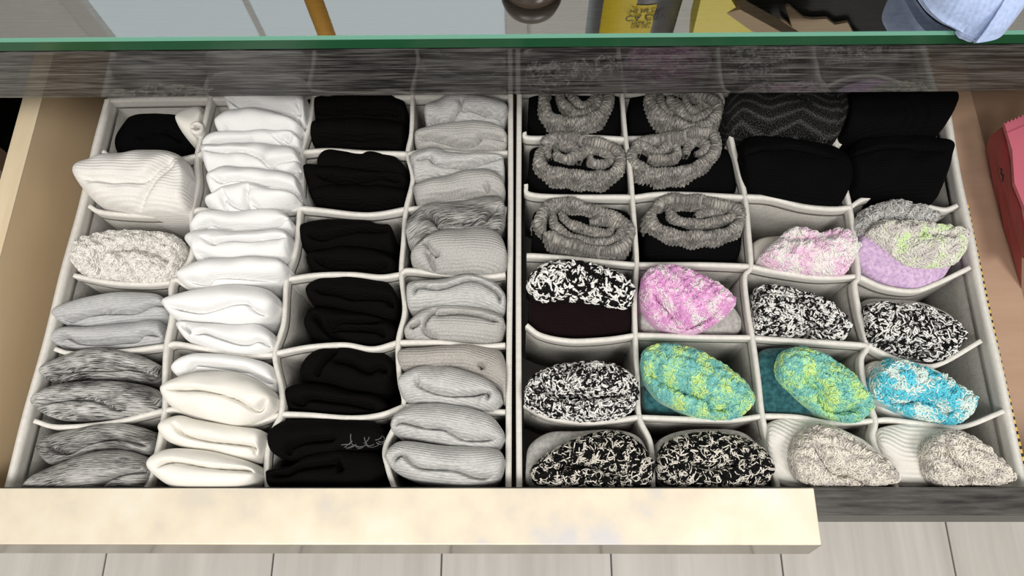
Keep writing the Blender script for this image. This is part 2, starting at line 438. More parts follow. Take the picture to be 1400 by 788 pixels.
def glass_mat(name, tint, f0):
    t = NT(name); t.t.nodes.remove(t.b)
    tr = t.n('ShaderNodeBsdfTransparent'); tr.inputs[0].default_value = (*tint, 1)
    gl = t.n('ShaderNodeBsdfGlossy'); gl.inputs['Roughness'].default_value = .02
    lw = t.n('ShaderNodeFresnel'); lw.inputs['IOR'].default_value = f0
    mx = t.n('ShaderNodeMixShader'); t.l(lw.outputs[0], mx.inputs[0]); t.l(tr.outputs[0], mx.inputs[1]); t.l(gl.outputs[0], mx.inputs[2])
    t.l(mx.outputs[0], t.out.inputs[0]); return t.m
gt = thing('glass_top', 'thick clear glass sheet with green polished edge lying on the dresser', 'glass top')
link('glass_sheet', [(-.62, GY+.0016, zg1), (.72, GY+.0016, zg1), (.72, .80, zg1), (-.62, .80, zg1)], [(0, 1, 2, 3)],
     glass_mat('clear_glass', (.90, .96, .94), 4.2), gt, smooth=False)
edge_m = NT('green_glass_edge'); edge_m = edge_m.set((.010, .075, .030), .15, .35)
bev_m = plain('green_glass_bevel', (.12, .30, .22), .2, .5)
zb = at_y(700, 52.5, GY)[2]
box('polished_edge', -.62, .72, GY, GY+.0016, zg0, zb, edge_m, gt)
hexa('edge_bevel', [(-.62, GY, zb), (.72, GY, zb), (.72, GY+.0016, zb), (-.62, GY+.0016, zb),
                    (-.62, GY+.0012, zg1), (.72, GY+.0012, zg1), (.72, GY+.0016, zg1), (-.62, GY+.0016, zg1)], bev_m, gt)
box('edge_spacer', -.62, .72, GY+.003, GY+.0045, zr1, zg0, plain('black_spacer', g(.01), .5), gt)

# bright panel added behind the dresser for the glass to mirror, window form invented
WF = WY-.012
wl = mirrored(120, 0, WF, zg1)[0]; wr = mirrored(690, 20, WF, zg1)[0]; wz0 = zg1+.05; wz1 = zg1+1.15
t = NT('reflection_glow'); t.set((.1, .1, .1), .5); t.b.inputs['Emission Color'].default_value = (.86, .97, 1.0, 1); t.b.inputs['Emission Strength'].default_value = 1.15
frame_m = plain('panel_frame_paint', (.66, .65, .62), .5)
glow = thing('reflection_panel', None, None); glow['kind'] = 'structure'
box('pane', wl, wr, WF, WF+.006, wz0, wz1, t.m, glow)
for (a, b, c, d) in ((wl-.04, wl, wz0-.04, wz1+.04), (wr, wr+.04, wz0-.04, wz1+.04), (wl, wr, wz0-.04, wz0), (wl, wr, wz1, wz1+.04)):
    box('panel_frame', a, b, WF-.012, WF+.012, c, d, frame_m, glow, .003)
mx = mirrored(347, 20, WF, zg1)[0]
box('panel_bar', mx-.004, mx+.004, WF-.008, WF+.002, wz0, wz1, frame_m, glow)

# ------------------------------------------------------------------ drawer
dr = thing('drawer', 'open maple drawer with charcoal front full of sorted socks', 'drawer')
ZT = Z0+.026; ZB = Z0-.097
xl0 = at(0, 0, 0)[0]
xi = at(40, 200, .026)[0]; xo = at(13, 200, .026)[0]
YF0, YF1 = None, None
ft = .014
pb = [at(-150, 672.5, ft), at(1400, 659.5, ft)]; pf = [at(-150, 711, ft), at(1400, 699, ft)]
yb = (pb[0][1]+pb[1][1])/2; yf = (pf[0][1]+pf[1][1])/2
XR = .53
box('side_wall', xo, xi, yb+.0005, .70, ZB-.006, ZT-.0015, maple, dr)
box('side_edge', xo, xi, yb+.0005, .70, ZT-.0015, ZT, maple_edge, dr)
box('side_wall', XR, XR+.014, yb+.0005, .70, ZB-.006, ZT-.0015, maple, dr)
box('side_edge', XR, XR+.014, yb+.0005, .70, ZT-.0015, ZT, maple_edge, dr)
box('bottom_board', xi, XR, yb+.0005, .70, ZB-.008, ZB-.003, shade_m, dr)
lx = [at(1326, 133, ZB-Z0), at(1357, 225, ZB-Z0)]
lx = (lx[0][0]+lx[1][0])/2
box('liner_board', xi+.0005, lx, yb+.001, .69, ZB-.003, ZB, liner_m, dr, .0005)
box('back_wall', xi, XR, .70, .714, ZB-.008, ZT, maple, dr)
box('front_panel', xo-.06, XR+.06, yf, yb-.0075, Z0-.07, Z0-.0095, dark_wood, dr, .0012)
box('front_top', xo-.06, XR+.06, yf, yb, Z0-.0094, Z0+ft, dark_wood, dr, .0012)
box('front_foot', xo-.06, XR+.06, yf+.004, yb-.0075, Z0-.1, Z0-.0701, dark_wood, dr)
# wide polished edge pull
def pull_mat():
    t = NT('metal_with_ceiling_cream'); c = t.coord('Object', (7, 9, 9)); a = t.noise(c, 1, 2, .5)
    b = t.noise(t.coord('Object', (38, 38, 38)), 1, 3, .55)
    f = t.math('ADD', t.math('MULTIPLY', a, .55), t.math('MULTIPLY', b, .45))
    col = t.ramp(f, [(.34, (.62, .60, .60)), (.42, (.74, .66, .55)), (.50, (.82, .73, .58)), (.60, (.86, .79, .66)), (.70, (.80, .79, .78))])  # cream base colour stands in for the bright ceiling reflection, with mottled patches
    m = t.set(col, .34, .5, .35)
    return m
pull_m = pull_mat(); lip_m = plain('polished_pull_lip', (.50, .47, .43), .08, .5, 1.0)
hz = ft+.0035
A0 = at(1110, 660.5, hz); A1 = at(1124.5, 740, hz); B0 = at(-260, 675, hz); B1 = at(-260, 750, hz)
yA = (A0[1]+B0[1])/2; yA1 = (A1[1]+B1[1])/2; xe = (A0[0]+A1[0])/2; xs = -.50
dh = thing('drawer_pull', 'wide cream-toned metal edge pull along the top of the drawer front', 'drawer pull')
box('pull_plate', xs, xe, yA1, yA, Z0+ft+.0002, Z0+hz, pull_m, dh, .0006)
zl = Z0+hz-.015; yl = yA1-.0050
hexa('pull_lip', [(xs, yl, zl), (xe-.003, yl, zl), (xe-.003, yl+.003, zl), (xs, yl+.003, zl),
                  (xs, yA1-.0002, Z0+hz-.0004), (xe, yA1-.0002, Z0+hz-.0004), (xe, yA1+.003, Z0+hz-.004), (xs, yA1+.003, Z0+hz-.004)], lip_m, dh)

# ------------------------------------------------------------------ organisers
def sheet(name, path, z_top, z_bot, th, mat, parent, lean=0.0, wav=.0):
    """an upright fabric sheet of thickness th along a path of world points"""
    C = np.asarray(path, float)[:, :2]; n = len(C)
    T = np.gradient(C, axis=0); T /= np.linalg.norm(T, axis=1)[:, None]+1e-12
    N = np.stack([-T[:, 1], T[:, 0]], 1)
    s = np.r_[0, np.cumsum(np.linalg.norm(np.diff(C, axis=0), axis=1))]
    rows = [(z_bot, 0.0)] + [(z_bot+(z_top-z_bot)*f, 0) for f in (.33, .66)] + [(z_top, 0)]
    V, UV, Fc = [], [], []
    chord = C[0][None]+(C[-1]-C[0])[None]*np.linspace(0, 1, n)[:, None]
    for sd in (-.5, .5):
        for (z, _) in rows:
            k = np.clip((z-Z0+.096)/.096, 0, 1); k = .6+.4*k*k*(3-2*k)
            base = chord*(1-k)+C*k if lean else C
            p = base+N*sd*th
            dz = wav*np.sin(s*60+sum(C[0])*40) if z == z_top else 0
            V.append(np.c_[p, np.full(n, z)+dz]); UV.append(np.c_[s, np.full(n, z)])
    V = np.vstack(V); UV = np.vstack(UV); R = len(rows); ix = lambda sd, r, i: (sd*R+r)*n+i
    for r in range(R-1):
        for i in range(n-1):
            Fc.append((ix(0, r, i), ix(0, r, i+1), ix(0, r+1, i+1), ix(0, r+1, i)))
            Fc.append((ix(1, r, i+1), ix(1, r, i), ix(1, r+1, i), ix(1, r+1, i+1)))
    for i in range(n-1):
        Fc.append((ix(0, R-1, i), ix(0, R-1, i+1), ix(1, R-1, i+1), ix(1, R-1, i)))
        Fc.append((ix(0, 0, i+1), ix(0, 0, i), ix(1, 0, i), ix(1, 0, i+1)))
    for i in (0, n-1):
        q = [ix(0, r, i) for r in range(R)]+[ix(1, r, i) for r in range(R-1, -1, -1)]
        Fc.append(tuple(q if i else q[::-1]))
    return link(name, V, Fc, mat, parent, UV)
def hemmed(name, px, parent, th=.0013, hem=.0105, z_top=0.0, lean=1):
    P = catmull(np.array([at(x, y, z_top) for x, y in px]), 8)
    o = sheet(name, P, Z0+z_top-.001, Z0-.094, th, FAB, parent, lean, .0)
    sheet('hem', P, Z0+z_top, Z0+z_top-hem, th+.0016, HEM, o, 0, .0007)
    return o
def organiser(name, label, walls, cols, rows, base, low=None):
    o = thing(name, label, 'organizer', 'fabric drawer organizers')
    zz = [-.0002, 0, 0, -.011]
    for k, w in enumerate(walls):
        hemmed(('side_panel', 'side_panel', 'back_panel', 'front_panel')[k], w, o, .0022, .015 if k < 2 else .011, (0, 0, -.001, -.011)[k], 1)
    for c in cols: hemmed('column_divider', c, o)
    for k, r in enumerate(rows):
        hemmed('row_divider', r, o, z_top=-.013 if k == low else -.0006)
    pts = [at(x, y, 0) for x, y in base]
    c = sum(pts)/4; ring = [(c[0]+(p[0]-c[0])*.995, c[1]+(p[1]-c[1])*.995, Z0-.0965) for p in pts]
    prism('base', ring, .0018, FAB, o, 2)
    return o
LC = [[(288, 131), (279, 165), (268, 213), (269, 250), (261, 291), (263, 330), (256, 358), (234, 385), (235, 430), (227, 473), (224, 520), (223.5, 561), (214, 620), (198, 672)],
      [(428, 127), (422, 170), (412, 207), (412, 250), (409, 284), (404, 340), (391.5, 381), (387, 440), (375, 483), (384, 530), (384, 565), (368, 600), (363, 640), (365, 672)],
      [(564, 130), (562, 180), (557, 210), (564, 245), (555, 285), (551, 330), (548, 374), (553, 425), (544, 468), (546, 520), (551, 556), (527, 610), (530, 640), (539, 668)]]
LR = [[(140, 206), (155, 215), (200, 222), (243, 218), (268, 213)], [(268, 213), (284, 207), (340, 211), (411, 207)], [(412, 207), (450, 204), (500, 208), (557, 210)], [(557, 210), (590, 206), (640, 209), (694, 207)],
      [(122, 282), (140, 290), (200, 294), (261, 291)], [(261, 291), (272, 285), (300, 289), (340, 293), (409, 284)], [(409, 284), (440, 287), (490, 292), (520, 291), (555, 285)], [(555, 285), (610, 281), (693, 285)],
      [(100, 376), (150, 386), (200, 388), (234, 385)], [(234, 385), (241, 382), (262, 393), (320, 393), (391, 381)], [(392, 381), (430, 376), (480, 375), (520, 378), (548, 374)], [(548, 374), (558, 369), (600, 373), (660, 378), (691, 375)],
      [(74, 477), (100, 483), (170, 480), (226, 473)], [(227, 473), (242, 470), (285, 478), (330, 486), (375, 484)], [(375, 483), (420, 474), (470, 471), (510, 477), (544, 468)], [(544, 468), (600, 468), (650, 473), (691, 471)],
      [(47, 576), (80, 584), (150, 578), (223, 561)], [(224, 561), (240, 560), (280, 573), (330, 582), (384, 566)], [(384, 566), (420, 567), (480, 571), (520, 567), (551, 556)], [(551, 556), (600, 553), (650, 562), (691, 563)]]
organiser('drawer_organizer', 'grey fabric sock organizer on the left, holding white black and grey socks',
          [[(146, 135), (110, 280), (66, 450), (6, 678)], [(698, 128), (698, 300), (696, 480), (695, 673)], [(146, 135), (300, 132.5), (500, 131.5), (698, 130)], [(6, 678), (350, 676), (695, 673)]],
          LC, LR, [(146, 135), (698, 130), (695, 674), (6, 679)])
RC = [[(850, 118), (856, 189), (862, 235), (865, 269), (869, 320), (871, 361), (868, 410), (869, 458), (872, 520), (874.5, 570), (890, 608), (893, 668)],
      [(984, 118), (1000, 188), (1011, 230), (1019.5, 268), (1024, 320), (1027, 364), (1019, 378), (1023, 420), (1029.5, 461), (1037, 520), (1043, 568.6), (1055, 620), (1064, 666)],
      [(1150, 118), (1144, 196), (1152, 240), (1163, 283), (1170, 330), (1174, 377), (1169, 390), (1176, 430), (1187, 472), (1179, 492), (1184, 535), (1197, 575), (1194, 600), (1214, 638), (1227, 668)]]
RR = [[(717, 180), (724, 187), (790, 187), (856, 189)], [(856, 189), (930, 187), (1000, 188)], [(1000, 187), (1060, 190), (1144, 195)], [(1144, 196), (1210, 197), (1296, 204)],
      [(719, 252), (726, 265), (790, 268), (865, 269)], [(865, 269), (900, 265), (960, 266), (1019.5, 268)], [(1019.5, 268), (1055, 270), (1100, 281), (1140, 285), (1163, 283)], [(1163, 283), (1180, 272), (1205, 268), (1250, 277), (1290, 286), (1310, 280)],
      [(720, 349), (740, 350), (800, 355), (871, 361)], [(871, 361), (950, 361), (1027, 364)], [(1027, 364), (1060, 371), (1120, 379), (1174, 377)], [(1174, 377), (1210, 392), (1250, 397), (1280, 388), (1326, 366)],
      [(720, 444), (740, 458), (780, 466), (830, 464), (869, 458)], [(869, 458), (950, 460), (1030, 461)], [(1030, 461), (1110, 467), (1187, 472)], [(1187, 472), (1220, 489), (1260, 500), (1290, 496), (1342, 466)],
      [(717, 553), (750, 570), (800, 577), (840, 575), (874.5, 570)], [(874.5, 570), (940, 573), (1000, 574), (1043, 568.6)], [(1043, 568.6), (1090, 570), (1140, 578), (1197, 575)], [(1197, 575), (1220, 574), (1280, 582), (1320, 583), (1374, 562)]]
organiser('drawer_organizer', 'grey fabric sock organizer on the right, holding fluffy and bright socks',
          [[(710, 122), (709, 300), (709, 480), (710, 673)], [(1290, 120), (1316, 265), (1345, 405), (1370, 520), (1403, 667)], [(710, 122), (1000, 121), (1290, 120)], [(710, 673), (1050, 669), (1403, 666)]],
          RC, RR, [(712, 122), (1290, 120), (1404, 666), (710, 674)], 1)
# ------------------------------------------------------------------ socks
ROWW = ['rearmost cell', 'second cell from the back', 'third cell from the back', 'third cell from the front', 'second cell from the front', 'front cell']
def sock(label, mat, up, lo, cr=(), z=-.008, rise=.011, group=None, name='folded_sock', **kw):
    o, gr = pillow(name, up, lo, z, rise, cr, mat, None, **kw)
    tag(o, label, 'sock', group); return o, gr
GL, GW, GB, GG = 'socks in the leftmost column', 'white socks in the white column', 'black socks in the black column', 'pale grey socks in the grey column'
GR = 'socks of the right organizer'
# leftmost column
o, _ = sock('black sock bundle lying low in the back left corner cell', M_black2,
     [(157, 214), (170, 180), (184, 160), (205, 149), (236, 150), (258, 165), (268, 196)], [(157, 214), (200, 222), (245, 218), (262, 210), (268, 196)], [[(190, 190), (220, 180), (250, 195)]], -.034, .010, GL)
kb = thing('rolled_sock', 'small cream rolled sock end beside the black bundle, back left', 'sock', GL)
pillow('body', [(247, 172), (252, 160), (265, 152), (280, 151), (284, 165)], [(247, 172), (252, 185), (262, 194), (273, 192), (284, 165)], -.012, .010, [], M_cream, kb, ns=40, nt=24)
ribbon('rolled_end', [(262, 176), (264, 170), (270, 168), (275, 172), (274, 179), (268, 182), (262, 178)], .003, .0016, .005, M_cream, kb, amp=.02)
sock('bulging off-white ribbed sock in the second left cell from the back', M_offwhite,
     [(111, 247), (118, 235), (133, 226), (171, 215), (211, 210), (239, 212), (258, 224), (268, 250)], [(111, 247), (121, 266), (137, 280), (166, 287), (200, 293), (240, 294), (260, 288), (268, 250)],
     [[(117, 246), (154, 248), (197, 248), (217, 234), (238, 216)], [(170, 285), (197, 265), (219, 243), (240, 224)]], .002, .017, GL, gd=.006, gw=.002)
o, gr = sock('fluffy off-white sherpa sock in the third left cell from the back', blotch('sherpa', [(.25, (.50, .47, .43)), (.6, (.78, .76, .72))], 500),
     [(108, 363), (112, 342), (124, 330), (160, 319), (217, 321), (247, 328), (258, 345)], [(108, 363), (114, 374), (130, 381), (160, 386), (205, 389), (240, 380), (258, 345)],
     [[(126, 375), (134, 356), (158, 343), (194, 341), (221, 351), (230, 362)]], -.004, .014, GL, fine=.0012, lam=.005, gd=.009, gw=.0025)
M_sh = plain('sherpa_yarn', (.80, .78, .74), .95, .1); M_sh2 = plain('sherpa_yarn_dark', (.62, .59, .55), .95, .1)
loops(o, gr, [M_sh2, M_sh], 2600, .0012, .0005, .006, (-.6,), seed=3)
def pair(tail): return tail
sock('smooth pale grey ribbed sock, rear of two in third left cell from the front', M_grey3,
     [(77, 433), (84, 424), (94, 419), (131, 408), (177, 402), (217, 404), (231, 415)], [(77, 433), (84, 441), (100, 446), (129, 449), (171, 443), (215, 440), (232, 432), (231, 415)],
     [[(83, 434), (97, 436), (134, 427), (183, 426), (211, 416), (227, 418)]], -.008, .011, GL)
sock('smooth pale grey sock, front of two in third left cell from the front', M_grey3,
     [(73, 467), (79, 457), (88, 450), (129, 449), (171, 444), (217, 439), (229, 452)], [(73, 467), (83, 474), (100, 477), (129, 478), (186, 477), (224, 473), (229, 452)],
     [[(77, 466), (91, 461), (106, 467), (143, 467), (183, 464), (200, 457), (218, 459)]], -.010, .010, GL)
sock('black and white marled sock, rear of two in second left cell from the front', M_marl,
     [(61, 513), (69, 502), (83, 493), (120, 480), (154, 478), (194, 487), (221, 501)], [(61, 513), (71, 522), (92, 525), (120, 524), (160, 521), (200, 523), (216, 516), (221, 501)],
     [[(67, 516), (85, 509), (114, 506), (160, 504), (183, 505), (213, 513)]], -.008, .012, GL)
sock('black and white marled sock, front of two in second left cell from the front', M_marl,
     [(53, 553), (60, 543), (72, 534), (100, 525), (149, 522), (194, 527), (216, 534), (223, 545)], [(53, 553), (63, 567), (86, 574), (137, 574), (183, 570), (215, 562), (223, 545)],
     [[(58, 553), (74, 550), (106, 546), (134, 549), (157, 559), (176, 552)]], -.004, .014, GL)
sock('dark grey marled sock, rear of two in the front left cell', M_marld,
     [(63, 614), (67, 598), (94, 591), (149, 580), (183, 582), (208, 591), (217, 604)], [(63, 614), (65, 628), (75, 637), (96, 630), (137, 620), (183, 620), (208, 622), (217, 604)],
     [[(70, 602), (74, 616), (90, 618), (120, 606), (160, 600), (200, 610)]], -.008, .012, GL)
sock('dark grey marled sock, front of two in the front left cell', M_marld,
     [(36, 671), (57, 651), (94, 632), (137, 618), (177, 617), (202, 627), (211, 642)], [(36, 671), (80, 679), (130, 682), (180, 680), (204, 662), (211, 642)],
     [[(123, 670), (149, 654), (184, 646), (198, 645)]], -.003, .013, GL)
# white column
WH = [
 ('white cotton sock, furthest back of three in the rearmost white cell', M_white, .001, .012,
  [(308, 133), (324, 130), (356, 131), (389, 135), (412, 132), (421, 139), (423, 153)], [(308, 133), (313, 148), (320, 159), (337, 158), (369, 161), (395, 168), (418, 175), (423, 153)],
  [[(311, 134), (322, 141), (337, 142), (369, 147), (389, 149), (409, 153)], [(404, 160), (410, 168)], [(409, 143), (410, 157)]]),
 ('plump white cotton sock, middle of three in the rearmost white cell', M_white, 0, .013,
  [(301, 177), (304, 169), (318, 160), (337, 155), (356, 156), (382, 163), (408, 172), (418, 182)], [(301, 177), (303, 186), (324, 187), (350, 186), (389, 188), (408, 191), (418, 182)],
  [[(305, 172), (313, 183)], [(350, 184), (385, 182), (405, 186)]]),
 ('flat white cotton sock, nearest of three in the rearmost white cell', M_white, .001, .010,
  [(282, 201), (286, 192), (299, 186), (324, 184), (356, 183), (385, 184), (404, 186), (415, 196)], [(282, 201), (284, 208), (324, 209), (363, 206), (401, 207), (411, 206), (415, 196)],
  [[(285, 202), (293, 195), (337, 192), (348, 196), (376, 197)], [(283, 206), (305, 200), (356, 200), (383, 202), (386, 195), (376, 189)], [(388, 188), (394, 192), (398, 187)]]),
 ('white cotton sock with a slanting fold, furthest back in second white cell from back', M_white, .003, .012,
  [(281, 212), (284, 205), (300, 203), (330, 201), (373, 202), (401, 206), (413, 217)], [(281, 212), (283, 225), (286, 238), (293, 243), (319, 239), (373, 242), (408, 247), (413, 217)],
  [[(284, 208), (330, 209), (353, 214), (366, 224), (387, 221), (408, 216)], [(366, 225), (385, 236), (400, 230), (411, 222)]]),
 ('white cotton sock, middle of three in second white cell from the back', M_white, .004, .013,
  [(290, 252), (294, 243), (304, 237), (319, 233), (351, 236), (380, 240), (405, 244), (412, 256)], [(290, 252), (290, 262), (295, 272), (310, 272), (344, 270), (380, 271), (408, 272), (412, 256)],
  [[(293, 244), (304, 249), (323, 246), (351, 250), (394, 255), (405, 260)], [(400, 262), (404, 256)]]),
 ('white cotton sock with bunched twisted end, nearest in second white cell from back', M_white, .003, .013,
  [(285, 284), (290, 276), (301, 270), (312, 260), (341, 254), (373, 264), (405, 270), (411, 277)], [(285, 284), (300, 290), (320, 293), (345, 292), (370, 288), (400, 284), (411, 277)],
  [[(306, 264), (311, 274), (327, 279), (336, 270), (341, 257)], [(336, 271), (333, 291)], [(341, 273), (352, 280), (359, 286)], [(304, 268), (304, 282), (308, 290)]]),
 ('white cotton sock, furthest back of three in third white cell from the back', M_white, -.001, .012,
  [(264, 313), (271, 305), (281, 295), (293, 292), (334, 293), (377, 291), (393, 296), (404, 309)], [(264, 313), (268, 320), (289, 321), (320, 324), (349, 324), (384, 321), (401, 318), (404, 309)],
  [[(267, 310), (287, 304), (300, 308), (334, 310), (370, 307), (392, 300)]]),
 ('white cotton sock, middle of three in third white cell from the back', M_white, .001, .013,
  [(257, 333), (267, 323), (284, 318), (320, 320), (349, 321), (381, 317), (396, 321), (403, 333)], [(257, 333), (263, 341), (270, 352), (275, 360), (306, 361), (350, 360), (389, 360), (399, 350), (403, 333)],
  [[(281, 328), (294, 334), (306, 330), (341, 330), (370, 327), (389, 325)], [(269, 345), (289, 351), (311, 356), (377, 355), (399, 341)]]),
 ('white cotton sock, nearest of three in third white cell from the back', M_white, .003, .013,
  [(246, 381), (254, 374), (277, 361), (313, 356), (363, 356), (386, 358), (398, 369)], [(246, 381), (252, 390), (265, 395), (291, 396), (330, 393), (365, 389), (390, 382), (398, 369)],
  [[(255, 382), (280, 384), (294, 378), (327, 377), (356, 378), (380, 377)]]),
 ('large white cotton sock, rear of two in third white cell from the front', M_white, .001, .014,
  [(229, 419), (235, 413), (264, 402), (307, 394), (343, 393), (369, 399), (381, 409), (384, 421)], [(229, 419), (234, 430), (247, 439), (286, 443), (329, 446), (357, 443), (374, 435), (384, 421)],
  [[(232, 419), (254, 423), (274, 425), (300, 421), (336, 416), (347, 424), (363, 429)]]),
 ('smaller white cotton sock, front of two in third white cell from the front', M_white, -.002, .011,
  [(247, 449), (250, 442), (270, 443), (286, 444), (329, 446), (354, 445), (372, 455), (380, 468)], [(247, 449), (250, 457), (258, 467), (274, 473), (307, 482), (343, 485), (371, 481), (380, 468)],
  [[(250, 445), (262, 456)], [(267, 458), (280, 456), (297, 461), (321, 468), (340, 469), (354, 466), (369, 473)]]),
 ('thin white cotton sock, rear of two in second white cell from the front', M_white, -.004, .011,
  [(241, 509), (245, 500), (257, 490), (279, 485), (314, 487), (350, 493), (373, 502), (381, 522)], [(241, 509), (244, 515), (252, 519), (271, 513), (321, 513), (350, 521), (371, 533), (381, 522)],
  [[(256, 506), (264, 500), (274, 498), (329, 505), (343, 509), (364, 520), (376, 521)]]),
 ('fat cream-white cotton sock, front of two in second white cell from the front', M_cream, .002, .015,
  [(229, 535), (236, 526), (257, 515), (286, 510), (321, 510), (350, 519), (371, 533), (381, 547)], [(229, 535), (230, 547), (241, 560), (271, 571), (307, 581), (331, 583), (358, 574), (376, 562), (381, 547)],
  [[(233, 533), (257, 534), (280, 535), (309, 541), (329, 549), (343, 558), (352, 559), (364, 548)]]),
 ('cream-white cotton sock, rear of two in the front white cell', M_cream, -.001, .012,
  [(224, 588), (230, 577), (249, 569), (274, 575), (329, 584), (358, 589), (364, 602)], [(224, 588), (230, 603), (251, 612), (286, 619), (343, 631), (358, 626), (364, 602)],
  [[(241, 581), (251, 594), (286, 603), (343, 610), (348, 620)]]),
 ('cream cotton sock, front of two in the front white cell', M_cream, .002, .014,
  [(209, 638), (220, 622), (243, 614), (286, 617), (329, 627), (353, 638), (360, 650)], [(209, 638), (218, 653), (246, 671), (286, 678), (329, 675), (352, 664), (360, 650)],
  [[(217, 640), (237, 632), (286, 640), (334, 643), (346, 646)]]),
]
for (lb, m, z, ri, up, lo, cr) in WH: sock(lb, m, up, lo, cr, z, ri, GW)
# black column
BK = [
 ('black cotton sock, rear of two in the rearmost black cell', [(425, 152), (430, 138), (470, 133), (520, 134), (552, 142), (557, 155)], [(425, 152), (428, 168), (470, 172), (520, 172), (553, 170), (557, 155)], [[(432, 152), (480, 150), (550, 154)]]),
 ('black cotton sock, front of two in the rearmost black cell', [(423, 186), (430, 172), (470, 168), (520, 168), (550, 174), (556, 186)], [(423, 186), (432, 199), (470, 204), (510, 206), (548, 206), (556, 186)], [[(430, 188), (480, 186), (545, 190)]]),
 ('black cotton sock, furthest back of three in second black cell from the back', [(440, 230), (444, 214), (454, 208), (490, 211), (516, 211), (541, 218), (559, 238)], [(440, 230), (442, 241), (490, 250), (516, 247), (552, 252), (559, 238)], [[(448, 236), (480, 234), (540, 238)]]),
 ('black cotton sock, middle of three in second black cell from the back', [(415, 238), (427, 231), (445, 230), (477, 233), (516, 241), (552, 240), (560, 255)], [(415, 238), (423, 258), (432, 272), (490, 266), (540, 266), (560, 255)], [[(437, 241), (469, 248), (503, 245), (522, 242), (548, 246)]]),
 ('black cotton sock, nearest of three in second black cell from the back', [(429, 271), (434, 263), (464, 258), (516, 258), (552, 263), (559, 271)], [(429, 271), (434, 280), (454, 287), (487, 292), (529, 290), (552, 285), (559, 271)], [[(437, 272), (442, 280), (477, 278), (513, 282), (548, 273)]]),
 ('black cotton sock, rear of two in third black cell from the back', [(407, 322), (422, 311), (445, 304), (493, 304), (519, 309), (535, 312), (539, 326)], [(407, 322), (412, 336), (420, 343), (448, 346), (506, 347), (537, 346), (539, 326)], [[(422, 321), (441, 325), (462, 320), (497, 315), (525, 316), (534, 314)]]),
 ('black cotton sock, front of two in third black cell from the back', [(422, 358), (435, 348), (474, 340), (506, 344), (531, 352), (545, 364)], [(422, 358), (427, 371), (454, 377), (506, 378), (538, 376), (545, 364)], [[(431, 354), (448, 361), (480, 363), (499, 365), (531, 361)]]),
 ('large black cotton sock, rear of two in third black cell from the front', [(421, 403), (431, 388), (456, 380), (484, 379), (506, 381), (534, 391), (546, 412)], [(421, 403), (430, 418), (470, 426), (506, 433), (541, 437), (546, 412)], [[(433, 397), (456, 400), (481, 406), (499, 407), (527, 409), (539, 420)]]),
 ('wrinkled black cotton sock, front of two in third black cell from the front', [(420, 446), (423, 432), (431, 423), (470, 426), (513, 434), (538, 446), (545, 460)], [(420, 446), (426, 461), (456, 470), (484, 474), (515, 477), (538, 472), (545, 460)], [[(431, 431), (444, 450), (470, 469)], [(444, 448), (463, 440), (491, 440), (520, 439)], [(447, 448), (513, 452), (526, 461)]]),
 ('bulky black cotton sock, rear of two in second black cell from the front', [(414, 508), (423, 490), (440, 479), (467, 472), (503, 480), (529, 486), (543, 505)], [(414, 508), (418, 521), (453, 527), (481, 535), (528, 540), (543, 505)], [[(460, 479), (446, 496), (431, 514)], [(457, 493), (477, 496), (503, 508), (517, 503), (531, 509)]]),
 ('black cotton sock, front of two in second black cell from the front', [(390, 540), (400, 530), (421, 526), (446, 527), (481, 537), (517, 543), (533, 556)], [(390, 540), (394, 556), (405, 565), (446, 570), (503, 570), (526, 566), (533, 556)], [[(396, 547), (413, 551), (423, 545), (451, 548), (481, 552), (514, 558)]]),
 ('black cotton sock with grey thread scraps, rear of two in the front black cell', [(371, 596), (381, 582), (403, 575), (474, 574), (517, 580), (528, 598)], [(371, 596), (374, 620), (403, 630), (453, 624), (496, 618), (524, 612), (528, 598)], [[(390, 623), (397, 611), (424, 603), (460, 600)]]),
 ('black cotton sock, front of two in the front black cell', [(367, 645), (403, 637), (424, 624), (460, 615), (489, 617), (517, 622), (532, 645)], [(367, 645), (372, 668), (403, 678), (450, 680), (503, 678), (532, 645)], [[(371, 649), (393, 649), (410, 641), (459, 634)], [(460, 627), (469, 646)]]),
]
for k, (lb, up, lo, cr) in enumerate(BK):
    o, gr = sock(lb, M_black, up, lo, cr, -.015 if k < 11 else -.008, .012, GB, gd=.009, gw=.0016)
    if 'thread' in lb:
        sub = gr[int(gr.shape[0]*.62):int(gr.shape[0]*.93), 8:20]
        loops(o, sub, [plain('grey_thread', g(.13), .9)], 16, .0032, .0003, seed=5, name='loose_thread', lie=.5)
